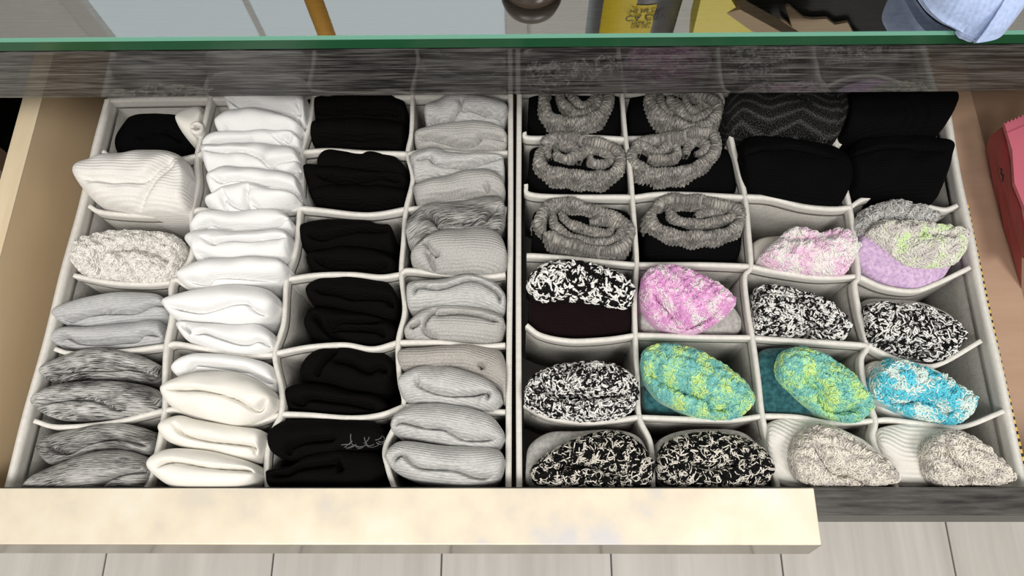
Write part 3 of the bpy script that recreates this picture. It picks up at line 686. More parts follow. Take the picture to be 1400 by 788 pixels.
# grey column
GY_ = [
 ('light grey sock with crossed folds, rear of two in the rearmost grey cell', M_grey, -.004, .013, [(581, 160), (584, 154), (598, 144), (629, 132), (652, 138), (675, 141), (692, 149), (695, 159)], [(581, 160), (584, 174), (597, 178), (630, 176), (656, 173), (685, 174), (695, 159)],
  [[(631, 138), (630, 148), (620, 157), (611, 167)], [(630, 151), (649, 151), (669, 156), (681, 157), (691, 161)], [(586, 161), (612, 166)]]),
 ('light grey sock shaped like lips, front of two in the rearmost grey cell', M_grey2, -.006, .012, [(567, 188), (585, 180), (617, 174), (656, 171), (675, 174), (694, 190)], [(567, 188), (572, 205), (604, 207), (643, 208), (688, 207), (694, 190)],
  [[(571, 188), (604, 190), (634, 195), (653, 191), (660, 186), (691, 189)]]),
 ('light grey ribbed sock, rear of two in second grey cell from the back', M_grey, -.004, .012, [(562, 225), (567, 215), (593, 206), (621, 214), (655, 217), (684, 216), (690, 231)], [(562, 225), (566, 240), (572, 252), (607, 247), (661, 240), (687, 247), (690, 231)],
  [[(572, 221), (587, 217), (596, 224), (636, 227), (683, 217)]]),
 ('light grey sock, front of two in second grey cell from the back', M_grey2, -.002, .012, [(565, 263), (575, 256), (593, 249), (630, 241), (661, 235), (684, 245), (691, 262)], [(565, 263), (573, 281), (600, 281), (621, 279), (660, 275), (686, 271), (691, 262)],
  [[(576, 274), (587, 271), (624, 264), (679, 263)], [(664, 253), (668, 260)]]),
 ('dark marled grey sock, rear of two in third grey cell from the back', M_marld, -.001, .012, [(556, 321), (563, 300), (587, 283), (636, 279), (680, 271), (692, 290)], [(556, 321), (560, 337), (573, 336), (599, 322), (664, 318), (687, 311), (692, 290)],
  [[(581, 289), (599, 301), (650, 303), (664, 300), (681, 283)], [(583, 292), (607, 314)]]),
 ('plain grey sock with turned corner, front of two in third grey cell from back', M_grey2, -.002, .013, [(563, 351), (579, 334), (601, 319), (635, 315), (661, 314), (684, 325), (694, 352)], [(563, 351), (567, 366), (607, 377), (664, 376), (690, 371), (694, 352)],
  [[(584, 343), (593, 366)], [(581, 331), (590, 343), (600, 351)]]),
 ('light grey ribbed sock with round rim, rear of two in third grey cell from front', M_grey, -.003, .012, [(559, 402), (564, 388), (599, 385), (641, 378), (673, 386), (689, 402), (692, 414)], [(559, 402), (561, 425), (596, 424), (650, 424), (686, 430), (692, 414)],
  [[(566, 405), (573, 393), (599, 396), (647, 383), (679, 400), (684, 416)]]),
 ('mid grey sock with overlapping fold, front of two in third grey cell from front', M_grey2, -.005, .012, [(553, 456), (567, 436), (599, 420), (650, 422), (684, 433), (692, 449)], [(553, 456), (561, 466), (607, 468), (676, 470), (692, 449)],
  [[(596, 424), (579, 449), (598, 461)], [(594, 431), (636, 429), (681, 440)], [(561, 448), (574, 440)]]),
 ('brownish grey sock, rear of two in second grey cell from the front', M_taupe, -.008, .012, [(547, 492), (550, 480), (580, 477), (636, 473), (679, 479), (691, 495), (694, 520)], [(547, 492), (550, 508), (579, 511), (636, 512), (679, 535), (691, 555), (694, 520)],
  [[(655, 498), (661, 505)]]),
 ('pale grey ribbed sock, front of two in second grey cell from the front', M_grey, -.002, .012, [(547, 530), (550, 516), (579, 502), (621, 504), (664, 519), (683, 537), (688, 550)], [(547, 530), (556, 550), (593, 554), (636, 560), (673, 564), (688, 550)],
  [[(571, 516), (574, 528), (607, 539), (644, 540), (667, 537), (666, 549)]]),
 ('pale grey ribbed sock, rear of two in the front grey cell', M_grey, 0, .013, [(536, 585), (545, 565), (579, 553), (621, 555), (667, 567), (687, 588), (691, 602)], [(536, 585), (544, 596), (593, 607), (653, 618), (681, 613), (691, 602)],
  [[(541, 583), (550, 577), (579, 584), (607, 587), (636, 600), (676, 600)]]),
 ('pale grey ribbed sock, front of two in the front grey cell', M_grey, .001, .014, [(527, 627), (538, 610), (556, 604), (607, 610), (660, 612), (683, 617), (692, 632)], [(527, 627), (539, 644), (564, 657), (601, 664), (636, 668), (664, 665), (684, 655), (692, 632)],
  [[(536, 634), (550, 622), (573, 639), (621, 643), (650, 652), (673, 652)]]),
]
for (lb, m, z, ri, up, lo, cr) in GY_: sock(lb, m, up, lo, cr, z, ri, GG, gd=.008, gw=.0011)

# right organiser: black socks with rolled grey ragg cuffs
def cuffed(label, body_up, body_lo, paths, z=.001, flare0=.002, w=.0040):
    t = thing('cuffed_sock', label, 'sock', GR)
    pillow('body', body_up, body_lo, -.017, .008, [], M_black2, t)
    for k, p in enumerate(paths):
        ribbon('cuff', p, z-.002*k, w if k == 0 else w*.85, .014 if k == 0 else .012, M_cuff, t, flare0 if k == 0 else 0)
    return t
cuffed('black sock with rolled grey cuff, rearmost left cell of right organizer', [(722, 150), (730, 130), (790, 126), (845, 130), (853, 155)], [(722, 150), (728, 178), (790, 184), (848, 184), (853, 155)],
       [[(748, 118), (744, 135), (748, 152), (764, 164), (790, 167), (814, 160), (829, 145), (832, 125), (815, 108), (790, 104), (765, 106), (748, 118)],
        [(764, 124), (770, 142), (784, 153), (800, 154), (816, 144), (822, 126)], [(779, 126), (785, 138), (798, 144), (811, 136), (814, 124)]])
cuffed('black sock with rolled grey cuff, rear cell second from left, right organizer', [(860, 150), (866, 130), (920, 126), (980, 130), (996, 160)], [(860, 150), (864, 182), (930, 186), (992, 186), (996, 160)],
       [[(893, 118), (890, 140), (902, 157), (922, 168), (950, 173), (972, 166), (983, 152), (975, 138), (955, 128), (925, 116), (905, 112), (893, 118)],
        [(902, 130), (905, 148), (916, 155), (918, 142), (914, 130)], [(925, 135), (930, 152), (945, 162), (962, 158), (972, 148), (962, 142), (950, 152), (940, 146), (936, 134)]])
cuffed('black sock with rolled grey cuff, second row leftmost cell of right organizer', [(724, 225), (730, 205), (790, 196), (850, 205), (862, 235)], [(724, 225), (727, 256), (790, 263), (858, 264), (862, 235)],
       [[(741, 200), (737, 215), (744, 228), (765, 237), (795, 240), (825, 240), (845, 230), (848, 214), (838, 202), (808, 194), (778, 187), (752, 188), (741, 200)],
        [(752, 216), (747, 204), (751, 195), (762, 193), (775, 197), (785, 204), (786, 212), (776, 216), (763, 213), (760, 205)], [(792, 222), (793, 212), (803, 206), (818, 206), (832, 211), (836, 218), (824, 223), (808, 221), (808, 214)]])
cuffed('black sock with wide rolled grey cuff, second row, second from left, right organizer', [(866, 225), (872, 205), (930, 196), (990, 205), (1014, 235)], [(866, 225), (872, 256), (940, 263), (1006, 262), (1014, 235)],
       [[(866, 203), (864, 216), (876, 228), (900, 235), (930, 235), (955, 227), (974, 212), (980, 196), (974, 181), (955, 180), (930, 186), (900, 190), (878, 192), (866, 203)],
        [(873, 212), (871, 199), (879, 200), (888, 205), (898, 208), (908, 202), (918, 196), (926, 202), (926, 211), (914, 217), (898, 217), (886, 215)], [(938, 214), (940, 202), (948, 192), (958, 192), (966, 200), (960, 208), (950, 210)]])
cuffed('black sock with spiral grey cuff, third row leftmost cell of right organizer', [(728, 315), (734, 290), (790, 282), (855, 292), (867, 325)], [(728, 315), (732, 345), (790, 350), (862, 352), (867, 325)],
       [[(744, 320), (738, 302), (749, 283), (774, 277), (809, 285), (846, 299), (860, 317), (852, 335), (829, 343), (794, 337), (764, 328), (744, 320)],
        [(756, 292), (760, 310), (786, 325), (820, 332), (845, 325), (850, 311), (832, 301), (806, 302)], [(766, 290), (779, 305), (806, 315), (829, 320), (838, 312)]])
cuffed('black sock with frayed grey cuff, third row, second from left, right organizer', [(880, 310), (890, 285), (950, 278), (1005, 285), (1008, 320)], [(880, 310), (884, 350), (940, 357), (1004, 358), (1008, 320)],
       [[(895, 285), (890, 298), (900, 312), (925, 320), (960, 323), (990, 320), (1008, 310), (1013, 294), (1003, 282), (970, 276), (935, 273), (908, 274), (895, 285)],
        [(914, 285), (924, 298), (945, 305), (975, 304), (998, 298), (1000, 289)], [(950, 296), (964, 290), (980, 291), (990, 294)]])
sock('charcoal sock with zigzag knit pattern in the rear row of right organizer', M_zig,
     [(988, 156), (995, 132), (1010, 122), (1080, 118), (1140, 124), (1151, 140), (1152, 160)], [(988, 156), (992, 172), (1003, 185), (1051, 189), (1109, 193), (1140, 195), (1152, 160)], [[(1083, 126), (1095, 140), (1107, 148)], [(1141, 127), (1149, 150), (1142, 182)]], .003, .014, GR, gd=.004, soft=.0012)
sock('bulky smooth black sock overflowing the back right corner cell', M_black2,
     [(1152, 165), (1154, 135), (1180, 124), (1240, 120), (1282, 126), (1296, 138), (1298, 150)], [(1152, 165), (1154, 188), (1190, 194), (1240, 192), (1276, 188), (1292, 170), (1298, 150)], [[(1240, 140), (1252, 160), (1245, 182)], [(1225, 145), (1236, 160), (1228, 180)], [(1255, 138), (1266, 160), (1258, 184)]], .008, .014, GR, gd=.0025)
sock('smooth black sock in second row, third from left, right organizer', M_black2,
     [(1007, 220), (1010, 200), (1025, 191), (1060, 190), (1105, 197), (1137, 203), (1152, 220), (1158, 245)], [(1007, 220), (1015, 250), (1028, 264), (1070, 274), (1115, 282), (1145, 281), (1156, 265), (1158, 245)], [[(1015, 215), (1070, 205), (1140, 220)]], -.002, .013, GR, gd=.003)
sock('smooth black sock in second row of the rightmost column', M_black2,
     [(1152, 228), (1160, 206), (1180, 192), (1240, 188), (1280, 195), (1298, 208)], [(1152, 228), (1162, 255), (1175, 266), (1225, 270), (1270, 279), (1286, 255), (1298, 208)], [[(1165, 215), (1220, 205), (1290, 210)]], .003, .013, GR, gd=.003)
# pink and white
def fluffy(label, base, up, lo, cr, yarn, n, z=-.006, rise=.014, r=.0016, a=.0005, thr=(0.,), lam=.010, body=None, gd=.010, gw=.0024, fine=.001, seed=1):
    """body = (mat, up, lo, z): the plain foot of the sock below its fluffy turned cuff"""
    t = thing('fluffy_sock', label, 'sock', GR)
    if body: pillow('body', body[1], body[2], min(body[3], z-.004)-.003, .006, [], body[0], t, ns=60, nt=26)
    c, gr = pillow('cuff', up, lo, z, rise, cr, base, t, fine=fine, lam=.0045, gd=gd, gw=gw,
                   bottom=(None if not body else Z0+z-.035), tipp=5)
    loops(c, gr, yarn, n, r, a, lam, thr, seed=seed)
    return t
P = plain
Y_white, Y_cream, Y_black = P('white_yarn', (.82, .81, .79), .95, .1), P('cream_yarn', (.74, .70, .63), .95, .1), P('black_yarn', g(.008), .9, .1)
Y_pink, Y_pinkl = P('pink_yarn', (.74, .36, .66), .95, .1), P('pale_pink_yarn', (.82, .58, .74), .95, .1)
Y_green, Y_lime, Y_aqua, Y_teal = P('green_yarn', (.36, .68, .42), .95, .1), P('lime_yarn', (.58, .78, .30), .95, .1), P('aqua_yarn', (.24, .62, .66), .95, .1), P('teal_yarn', (.20, .52, .50), .95, .1)
Y_sky, Y_ice = P('sky_blue_yarn', (.12, .60, .74), .95, .1), P('ice_white_yarn', (.68, .80, .76), .95, .1)
Y_lil, Y_stone, Y_ltgrey = P('lilac_yarn', (.56, .40, .62), .95, .1), P('stone_yarn', (.52, .48, .45), .95, .1), P('grey_yarn', (.42, .41, .40), .95, .1)
Y_mist = P('mist_yarn', (.66, .66, .58), .95, .1)
fluffy('pale pink and white fluffy sock with cream rim, third row third from left', blotch('pink_white_plush', [(.35, (.80, .76, .70)), (.6, (.76, .52, .68))], 90),
       [(1036, 356), (1046, 343), (1060, 331), (1080, 315), (1097, 317), (1114, 323), (1140, 316), (1156, 328), (1171, 341)], [(1036, 356), (1057, 368), (1085, 373), (1114, 377), (1149, 377), (1160, 364), (1171, 341)],
       [[(1084, 318), (1080, 335), (1083, 350)], [(1084, 320), (1105, 326), (1140, 320)]], [Y_pinkl, Y_white], 1500, .000, .013, .0014, .0004, (-.35,), .018,
       (P('beige_plush', (.60, .57, .52), .95, .1), [(1026, 345), (1030, 332), (1050, 325), (1085, 325), (1110, 345)], [(1026, 345), (1032, 362), (1060, 368), (1090, 366), (1110, 345)], -.010), gd=.005, seed=11)
fluffy('grey bouclé sock behind the lilac one, third row of rightmost column', blotch('grey_boucle', [(.35, (.12, .12, .12)), (.6, (.48, .48, .47))], 420),
       [(1164, 318), (1170, 297), (1190, 286), (1220, 279), (1250, 285), (1270, 295), (1275, 305)], [(1164, 318), (1175, 325), (1200, 320), (1225, 314), (1250, 315), (1268, 312), (1275, 305)],
       [[(1200, 305), (1218, 298), (1240, 303)]], [Y_ltgrey, P('pale_grey_yarn', (.58, .58, .57), .95, .1)], 1300, -.006, .011, .0018, .0005, (0,), .006, seed=12)
fluffy('lilac fluffy sock with pale green and white cuff, third row of rightmost column', blotch('mist_green_plush', [(.35, (.58, .54, .52)), (.5, (.62, .62, .54)), (.62, (.60, .72, .38))], 110),
       [(1183, 322), (1197, 308), (1223, 306), (1257, 307), (1286, 313), (1311, 317), (1317, 330)], [(1183, 322), (1197, 332), (1215, 345), (1235, 360), (1262, 366), (1303, 361), (1317, 330)],
       [[(1228, 350), (1240, 330), (1265, 320), (1300, 322)]], [P('oat_yarn', (.62, .58, .56), .95, .1), P('milk_yarn', (.74, .74, .66), .95, .1), P('pale_lime_yarn', (.64, .80, .44), .95, .1)], 2300, .004, .012, .0016, .0005, (-.4, 1.05), .012,
       (blotch('lilac_plush', [(.35, (.44, .30, .50)), (.65, (.64, .48, .66))], 420), [(1169, 334), (1178, 320), (1197, 312), (1260, 318), (1300, 325), (1308, 345)], [(1169, 334), (1173, 362), (1197, 383), (1229, 394), (1257, 397), (1286, 384), (1308, 345)], -.002), gd=.005, seed=13)
BWb = blotch('black_white_boucle', [(.42, g(.01)), (.6, g(.45))], 420)
fluffy('maroon-black plush sock with black and white bouclé cuff, fourth row leftmost cell', P('black_boucle_base', g(.008), .95, .1),
       [(721, 396), (727, 380), (742, 367), (765, 361), (790, 363), (822, 370), (848, 382), (864, 400)], [(721, 396), (737, 412), (764, 411), (790, 413), (822, 417), (845, 422), (860, 418), (864, 400)],
       [], [Y_black, Y_white], 900, .000, .012, .0026, .0008, (-.1,), .0042,
       (M_maroon, [(722, 425), (730, 405), (790, 395), (850, 405), (865, 430)], [(722, 425), (732, 452), (780, 462), (830, 460), (860, 453), (865, 430)], -.008), seed=14)
fluffy('bright pink fluffy sock with grey foot, fourth row second cell', blotch('pink_plush', [(.3, (.82, .60, .74)), (.6, (.72, .32, .62))], 120),
       [(875, 396), (880, 378), (897, 367), (923, 366), (966, 383), (989, 400), (1001, 415), (998, 425)], [(875, 396), (880, 424), (897, 444), (923, 453), (951, 455), (980, 441), (994, 430), (998, 425)],
       [[(893, 400), (910, 417), (927, 432), (933, 441), (951, 440), (983, 424)]], [Y_pink, Y_pinkl, Y_white], 2000, .002, .014, .0014, .00038, (-.25, .7), .012,
       (M_ltgrey, [(874, 430), (885, 405), (930, 400), (985, 405), (1012, 440)], [(874, 430), (880, 455), (930, 458), (1004, 457), (1012, 440)], -.010), seed=15)
fluffy('black and white bouclé sock, fourth row third from left', BWb,
       [(1028, 420), (1030, 400), (1040, 393), (1060, 394), (1100, 404), (1129, 418), (1149, 440), (1154, 455)], [(1028, 420), (1031, 457), (1060, 461), (1086, 463), (1129, 466), (1150, 465), (1154, 455)],
       [[(1090, 447), (1098, 452), (1109, 452), (1114, 441)]], [Y_black, Y_white], 2000, -.008, .013, .0015, .0005, (-.05,), .0028, gd=.016, gw=.003, seed=16)
fluffy('black sock with white yarn streaks and grey lining, fourth row rightmost', BWb,
       [(1177, 438), (1177, 424), (1200, 416), (1229, 419), (1257, 421), (1286, 433), (1304, 450), (1308, 466)], [(1177, 438), (1186, 472), (1214, 481), (1251, 491), (1280, 494), (1298, 486), (1308, 466)],
       [[(1217, 464), (1243, 479), (1271, 476), (1286, 467)]], [Y_black, Y_white], 1700, -.004, .012, .0020, .0005, (.05,), .0035,
       (M_ltgrey, [(1176, 440), (1180, 412), (1215, 410), (1260, 415), (1300, 435), (1309, 465)], [(1176, 440), (1190, 460), (1230, 470), (1280, 480), (1300, 480), (1309, 465)], -.010), seed=17)
fluffy('black and white bouclé sock, fifth row leftmost cell of right organizer', BWb,
       [(718, 540), (726, 521), (743, 508), (780, 499), (823, 497), (851, 507), (868, 525), (871, 545)], [(718, 540), (722, 557), (751, 570), (794, 576), (837, 574), (862, 563), (871, 545)],
       [[(723, 527), (746, 531), (766, 541), (823, 540), (863, 536)]], [Y_black, Y_white], 2300, .000, .015, .0016, .0005, (-.05,), .0032, gd=.012, gw=.003, seed=18)
fluffy('green and lime fluffy sock with teal foot, fifth row second cell', blotch('green_teal_plush', [(.35, (.18, .46, .46)), (.55, (.34, .64, .44)), (.7, (.56, .76, .30))], 110),
       [(876, 497), (880, 482), (897, 474), (923, 474), (951, 481), (980, 497), (1009, 519), (1025, 541), (1026, 552)], [(876, 497), (882, 520), (900, 545), (923, 557), (951, 570), (989, 574), (1014, 568), (1026, 552)],
       [[(886, 504), (909, 520), (937, 533), (966, 544), (977, 555), (1003, 556)]], [Y_teal, Y_green, Y_lime], 2600, .002, .015, .0014, .00045, (-.15, .75), .011,
       (M_teal, [(878, 530), (890, 510), (940, 510), (1000, 520), (1015, 555)], [(878, 530), (882, 562), (930, 568), (1000, 570), (1015, 555)], -.012), seed=19)
fluffy('teal sock with rolled green and lime fluffy cuff, fifth row third cell', blotch('green_teal_plush_two', [(.35, (.22, .54, .46)), (.55, (.38, .68, .40)), (.7, (.62, .80, .30))], 110),
       [(1059, 504), (1066, 485), (1091, 477), (1120, 486), (1149, 504), (1171, 527), (1181, 548), (1184, 561)], [(1059, 504), (1064, 520), (1086, 541), (1114, 561), (1143, 574), (1171, 577), (1184, 561)],
       [[(1098, 514), (1119, 528), (1128, 545), (1143, 558), (1177, 556)]], [Y_teal, Y_green, Y_lime], 2300, .003, .014, .0014, .00045, (-.35, .65), .011,
       (M_teal, [(1034, 510), (1036, 486), (1050, 477), (1085, 478), (1120, 495), (1140, 540)], [(1034, 510), (1042, 560), (1070, 566), (1110, 566), (1130, 560), (1140, 540)], -.004), seed=20)
fluffy('aqua and white fluffy sock with pale foot, fifth row rightmost', blotch('aqua_plush', [(.38, (.62, .72, .68)), (.55, (.14, .56, .68))], 130),
       [(1188, 522), (1197, 502), (1214, 493), (1243, 499), (1271, 509), (1300, 527), (1316, 543), (1321, 558)], [(1188, 522), (1197, 544), (1229, 562), (1263, 574), (1300, 580), (1315, 573), (1321, 558)],
       [[(1206, 528), (1227, 546), (1271, 546), (1297, 560), (1311, 560)]], [Y_ice, Y_sky], 2000, .000, .014, .0016, .0005, (-.05,), .014,
       (M_whiteplush, [(1181, 512), (1184, 500), (1200, 494), (1240, 500), (1270, 540)], [(1181, 512), (1190, 545), (1215, 568), (1250, 572), (1270, 540)], -.008), seed=21)
fluffy('grey sock with black and cream loops, front row leftmost of right organizer', P('black_loop_base', g(.008), .95, .1),
       [(727, 645), (740, 630), (757, 618), (794, 600), (837, 592), (866, 604), (886, 628), (889, 645)], [(727, 645), (735, 662), (780, 672), (840, 674), (880, 666), (889, 645)],
       [[(760, 640), (800, 635), (850, 650)]], [Y_black, Y_cream], 2100, .000, .014, .0025, .00036, (.25,), .0050,
       (M_ltgrey, [(719, 635), (724, 610), (750, 592), (790, 590), (840, 588), (875, 600), (890, 640)], [(719, 635), (725, 665), (790, 676), (880, 668), (890, 640)], -.005), seed=22)
fluffy('grey sock with black and cream loops, front row second of right organizer', P('black_loop_base_two', g(.008), .95, .1),
       [(897, 632), (904, 613), (923, 601), (966, 593), (1009, 600), (1037, 617), (1052, 640)], [(897, 632), (902, 656), (937, 667), (1000, 672), (1040, 664), (1052, 640)],
       [[(940, 632), (975, 640), (1010, 632)]], [Y_black, Y_cream], 2100, .000, .014, .0025, .00036, (.25,), .0050,
       (M_ltgrey, [(895, 625), (902, 602), (930, 590), (970, 587), (1015, 592), (1050, 625)], [(895, 625), (902, 662), (960, 674), (1045, 664), (1050, 625)], -.005), seed=23)
fluffy('white sock with cream and grey looped toe, front row third of right organizer', blotch('stone_terry', [(.3, (.42, .38, .34)), (.6, (.70, .66, .60))], 420),
       [(1077, 628), (1083, 603), (1109, 583), (1143, 589), (1171, 608), (1200, 629), (1221, 652), (1223, 660)], [(1077, 628), (1086, 650), (1109, 664), (1143, 672), (1190, 674), (1223, 660)],
       [[(1112, 612), (1126, 630), (1143, 645), (1171, 649), (1195, 660)]], [Y_stone, Y_cream], 2300, .006, .014, .0016, .00045, (-.35,), .009,
       (M_whiteplush, [(1045, 600), (1050, 580), (1075, 572), (1115, 575), (1150, 587), (1190, 610), (1225, 655)], [(1045, 600), (1052, 640), (1075, 668), (1140, 676), (1205, 674), (1225, 655)], 0.0), seed=24)
fluffy('white sock with cream and grey looped toe, front right corner cell', blotch('stone_terry_two', [(.3, (.42, .38, .34)), (.6, (.70, .66, .60))], 420),
       [(1254, 620), (1262, 604), (1286, 590), (1314, 594), (1343, 617), (1368, 645), (1375, 658)], [(1254, 620), (1263, 648), (1285, 664), (1320, 670), (1360, 671), (1375, 658)],
       [[(1288, 608), (1300, 626), (1329, 646), (1337, 660)]], [Y_stone, Y_cream], 2100, .006, .014, .0016, .00045, (-.35,), .009,
       (M_whiteplush, [(1194, 606), (1200, 588), (1225, 581), (1265, 580), (1310, 592), (1345, 615), (1378, 656)], [(1194, 606), (1208, 640), (1228, 668), (1290, 676), (1360, 674), (1378, 656)], 0.0), seed=25)

# ------------------------------------------------------------------ small things in and on the dresser
def tape_mat():
    t = NT('tape_print'); sx = t.n('ShaderNodeSeparateXYZ'); t.l(t.coord('UV'), sx.inputs[0])
    f = t.math('GREATER_THAN', t.math('FRACT', t.math('MULTIPLY', sx.outputs[0], 1/.0048)), .55)
    return t.set(t.mix(f, (.70, .47, .10), (.02, .018, .016)), .5, .3)
tp = catmull(np.array([at(x, y, -.001)+np.array([.0022, 0, 0]) for x, y in ((1319, 280), (1345, 405), (1371, 523), (1403, 664))]), 12)
tape = sheet('measuring_tape', tp, Z0-.0010, Z0-.016, .0010, tape_mat(), None)
tag(tape, 'yellow and black measuring tape along the outer side of the right organizer', 'measuring tape')

# red and pink pouch standing in the right of the drawer
pk = thing('snack_pouch', 'red and pink plastic pouch with pinked top edge, right of the organizers', 'pouch')
zf = ZB-.003-Z0
red_m = plain('dark_red_film', (.36, .035, .05), .35, .5); pink_m = plain('pink_film', (.62, .16, .22), .32, .5)
def quadgrid(name, P, th, m, parent, nu=16, nv=16, bulge=.0):
    """a bulging film bag face: four corners, thickness"""
    a, b, c, d = [np.asarray(p, float) for p in P]; V = []; Fc = []
    nrm = np.cross(b-a, d-a); nrm /= np.linalg.norm(nrm)
    for sd in (0, 1):
        for i in range(nu+1):
            for j in range(nv+1):
                u, v = i/nu, j/nv; p = (a*(1-u)+b*u)*(1-v)+(d*(1-u)+c*u)*v
                e = math.sin(math.pi*u)*math.sin(math.pi*v)
                k = (1 if sd else -1)*(th*.5*e**.5 if e > 0 else 0)
                V.append(p+nrm*(k+bulge*e+.0012*math.sin(u*19+v*7)*e))
    n = (nu+1)*(nv+1); ix = lambda s, i, j: s*n+i*(nv+1)+j
    for i in range(nu):
        for j in range(nv):
            Fc.append((ix(1, i, j), ix(1, i+1, j), ix(1, i+1, j+1), ix(1, i, j+1)))
            Fc.append((ix(0, i, j+1), ix(0, i+1, j+1), ix(0, i+1, j), ix(0, i, j)))
    return link(name, np.array(V), Fc, m, parent)
pA = at(1354, 190, zf+.03); pB = at(1398, 350, zf+.03)
dz = lambda p, z: np.array([p[0], p[1], Z0+z])
bx = pA[0]+.002
c0 = at(1353, 186, zf+.028); c1 = at(1372, 172, zf+.050); c2 = at(1404, 330, zf+.050); c3 = at(1397, 352, zf+.028)
quadgrid('pouch_body', [dz(c0+np.array([.012, 0, 0]), zf+.001), dz(c3+np.array([.012, -.02, 0]), zf+.001), c3, c0], .004, red_m, pk)
quadgrid('pouch_body', [c0, c3, c2+np.array([0, -.02, .0]), c1], .004, red_m, pk)
f0 = at(1373, 169, zf+.056); f1 = at(1387, 290, zf+.056)
zz = []
ztop = [at(1373+k*(60/24), 169-k*(26/24)+(1.6 if k % 2 else -1.6), zf+.056) for k in range(25)]
low = [at(x, y, zf+.056) for x, y in ((1433, 340), (1412, 312), (1400, 282), (1387, 250), (1384, 205), (1377, 182))]
prism('pouch_face', [p for p in ztop]+low, -.003, pink_m, pk, 2)
sl = [at(1376+k*6, 181-k*2.6, zf+.0567) for k in range(10)]
prism('seal_line', sl+[p+np.array([.0004, -.0012, 0]) for p in sl[::-1]], -.0008, plain('seal_crease', (.5, .12, .17), .4), pk, 2)
mk = [at(x, y, zf+.047) for x, y in ((1366, 229), (1369, 232), (1368, 237), (1371, 241), (1370, 248), (1372, 248), (1373, 240), (1370, 236), (1371, 231))]
prism('printed_mark', mk, -.0006, plain('black_ink', g(.01), .5), pk, 2)

# pale blue ribbed cloth hanging over the glass edge
zc = zg1-Z0
def ribblue():
    t = NT('pale_blue_rib'); sx = t.n('ShaderNodeSeparateXYZ'); t.l(t.coord('Object'), sx.inputs[0])
    w = t.math('SINE', t.math('MULTIPLY', sx.outputs[0], 2*math.pi/.0022))
    n = t.noise(t.coord('Object', (500, 500, 500)), 1, 3)
    t.bump(t.math('ADD', t.math('MULTIPLY', w, .3), n), .3, .0006)
    return t.set(t.ramp(n, [(.3, (.34, .43, .68)), (.7, (.44, .54, .78))]), .9, .15, sheen=.2)
bl = ribblue()
cl = thing('blue_cap', 'pale blue ribbed knit cloth hanging over the glass edge, top right', 'cloth')
pillow('crown', [(1240, -40), (1260, -70), (1320, -80), (1365, -70), (1376, -20)], [(1240, -40), (1263, 0), (1274, 15), (1290, 29), (1306, 37), (1320, 45), (1338, 52), (1352, 48), (1366, 20), (1376, -20)], zc+.006, .022,
       [[(1268, 3), (1284, 20), (1312, 31), (1332, 37), (1346, 40)]], bl, cl, gd=.004, gw=.0011, bottom=zg1+.0005)
pillow('brim', [(1352, -30), (1358, -60), (1378, -60), (1390, -20), (1391, 5)], [(1352, -30), (1356, 10), (1350, 34), (1339, 52), (1334, 57), (1346, 56), (1366, 51), (1378, 39), (1388, 22), (1391, 5)], zc+.010, .014,
       [], bl, cl, ns=60, nt=24, bottom=zg1+.004)
pillow('tuck', [(1309, 39), (1320, 37), (1335, 38), (1348, 41)], [(1309, 39), (1314, 47), (1321, 50), (1331, 54), (1340, 50), (1348, 41)], zc+.004, .008, [], bl, cl, ns=40, nt=20, bottom=zg1+.001)

# things standing further back on the glass, seen mirrored in it
def mpt(px, py, Y): return mirrored(px, py, Y, zg1)
YS = GY+.115
j0, j1 = mpt(683, 20, YS), mpt(815, 20, YS)
cx = (mpt(682, 20, YS)[0]+mpt(772, 20, YS)[0])/2; jr = (mpt(772, 20, YS)[0]-mpt(682, 20, YS)[0])/2; jh = mpt(720, 38, YS)[2]-zg1
jar = thing('cosmetic_jar', 'brown jar on the glass, mirrored left of the yellow label', 'jar')
lathe('jar_body', [(jr*.9, .0005), (jr, .006), (jr, jh*.80), (jr*.93, jh*.86)], (cx, YS+jr, zg1), plain('smoky_brown_glass', (.16, .12, .09), .15, .5), jar)
lathe('jar_lid', [(jr*.95, jh*.862), (jr*.95, jh*.95), (jr*.86, jh), (jr*.3, jh*1.005)], (cx, YS+jr, zg1), plain('brown_lid', (.14, .11, .09), .35, .4), jar)
b0, b1 = mpt(812, 20, YS-.01)[0], mpt(945, 20, YS-.01)[0]; bc = (b0+b1)/2; br = (b1-b0)/2
bot = thing('lotion_bottle', 'grey bottle with a yellow printed label on the glass top', 'bottle')
lathe('bottle_body', [(br*.94, .0005), (br, .006), (br, .20), (br*.9, .215), (br*.4, .222), (br*.36, .24)], (bc, YS+br-.01, zg1), plain('grey_plastic', (.16, .155, .15), .3, .5), bot, 64)
def wrap(name, a0, a1, z0, z1, m, parent, off=.0005, n=20):
    V, Fc = [], []
    for k in range(n+1):
        a = a0+(a1-a0)*k/n
        for (rr, z) in ((br+off, z0), (br+off, z1), (br+off-.0004, z1), (br+off-.0004, z0)):
            V.append((bc+rr*math.cos(a), YS+br-.01+rr*math.sin(a), zg1+z))
    for k in range(n):
        for c in range(4): Fc.append((k*4+c, (k+1)*4+c, (k+1)*4+(c+1) % 4, k*4+(c+1) % 4))
    return link(name, np.array(V), Fc, m, parent, smooth=False)
ang = lambda x: math.acos(max(-1, min(1, (x-bc)/br)))
def A(px): return -ang(mpt(px, 20, YS-.01+.004)[0])
yel = plain('yellow_label_print', (.92, .70, .03), .5, .3)
hz_ = lambda py: mpt(860, py, YS-.012)[2]-zg1
wrap('label', A(826), A(866), .01, .198, yel, bot)
wrap('label', A(866), A(893), hz_(10), .198, yel, bot)
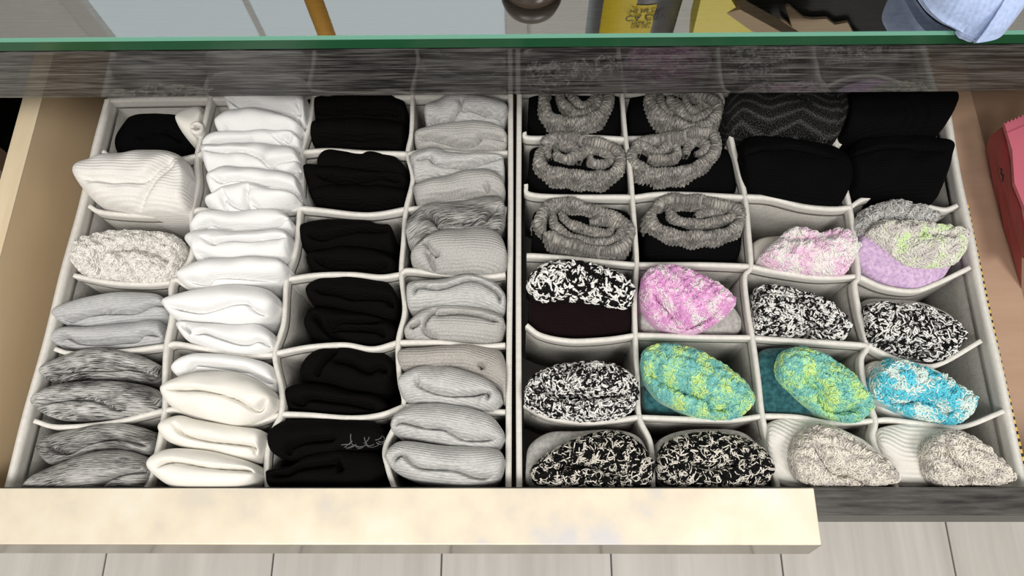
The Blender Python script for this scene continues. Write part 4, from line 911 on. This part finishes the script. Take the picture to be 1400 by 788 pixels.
def text(s, px, py, size, parent):
    c = bpy.data.curves.new('label_text', 'FONT'); c.body = s; c.size = size; c.extrude = .0001; c.align_x = 'CENTER'; c.align_y = 'CENTER'
    c.materials.append(plain('label_ink', g(.03), .6)); o = bpy.data.objects.new('label_text', c); COL.objects.link(o); o.parent = parent
    a = A(px); o.location = (bc+(br+.0012)*math.cos(a), YS+br-.01+(br+.0012)*math.sin(a), zg1+hz_(py)); o.rotation_euler = (math.pi/2, 0, a+math.pi/2)
    bpy.context.view_layer.update(); me = bpy.data.meshes.new_from_object(o.evaluated_get(bpy.context.evaluated_depsgraph_get()))
    w = bpy.data.objects.new('label_text', me); COL.objects.link(w); w.parent = parent; w.location = o.location; w.rotation_euler = o.rotation_euler
    bpy.data.objects.remove(o); return w
text('HE ME MA', 879, 16, .0050, bot); text('CA CBV', 881, 25, .0085, bot)
text('MADE IN', 877, 33, .0035, bot); text('FOR DRY', 877, 38, .0035, bot)
YP = GY+.11
def face(name, px, m, parent, Y, th): return prism(name, [mpt(x, y, Y) for x, y in px], th, m, parent, 1)
zbase = lambda x, Y: None
def standing(px_top, Y):     # outline of an upright panel: mirrored pixels for its top run, then straight down to the glass
    T = [mpt(x, y, Y) for x, y in px_top]
    return T+[np.array([T[-1][0], Y, zg1+.0005]), np.array([T[0][0], Y, zg1+.0005])]
yp = thing('yellow_pouch', 'bright yellow upright pouch with kraft corner, mirrored in the glass', 'pouch')
a = [mpt(947, 47, YP), mpt(958, 0, YP)]; b = [mpt(1006, 10, YP), mpt(1000, 0, YP)]
prism('pouch_front', [np.array([a[1][0], YP, zg1+.0005]), a[1], a[0], mpt(945, 70, YP), mpt(1060, 70, YP), mpt(1031, 45, YP), mpt(993, 18, YP), b[0], b[1], np.array([b[1][0], YP, zg1+.0005])], .02, plain('yellow_film', (.95, .78, .02), .4, .4), yp, 1)
prism('kraft_corner', [mpt(993, 18, YP), mpt(1031, 45, YP), mpt(1060, 70, YP), mpt(1110, 70, YP), mpt(1070, 45, YP), mpt(1012, 13, YP)], .012, plain('kraft_paper', (.62, .47, .30), .8), yp, 1)
bb = thing('black_bag', 'black bag standing on the glass behind the torn kraft paper', 'bag')
x0, x1 = mpt(1003, 20, YP+.025)[0], mpt(1290, 20, YP+.025)[0]
box('bag_body', x0, x1, YP+.025, YP+.12, zg1+.0005, zg1+.27, plain('black_nylon', g(.012), .6, .3), bb, .012)
kp = thing('kraft_paper', 'torn piece of kraft paper leaning on the black bag', 'paper')
face('paper_sheet', [(1066, 24), (1075, 46), (1085, 60), (1180, 60), (1166, 44), (1159, 31), (1141, 34), (1130, 26), (1110, 27), (1098, 25), (1086, 15), (1078, 8), (1074, 10), (1083, 37)], plain('kraft_sheet', (.62, .48, .32), .8), kp, YP+.021, .0025)
ob = thing('orange_tube', 'slim orange tube standing on the glass, mirrored at upper left', 'tube')
ox0, ox1 = mpt(419, 20, YP+.03)[0], mpt(444, 20, YP+.03)[0]
lathe('tube_body', [((ox1-ox0)/2, .0005), ((ox1-ox0)/2, .26), ((ox1-ox0)*.4, .28)], ((ox0+ox1)/2, YP+.03+(ox1-ox0)/2, zg1), plain('orange_plastic', (.95, .50, .08), .4, .4), ob)
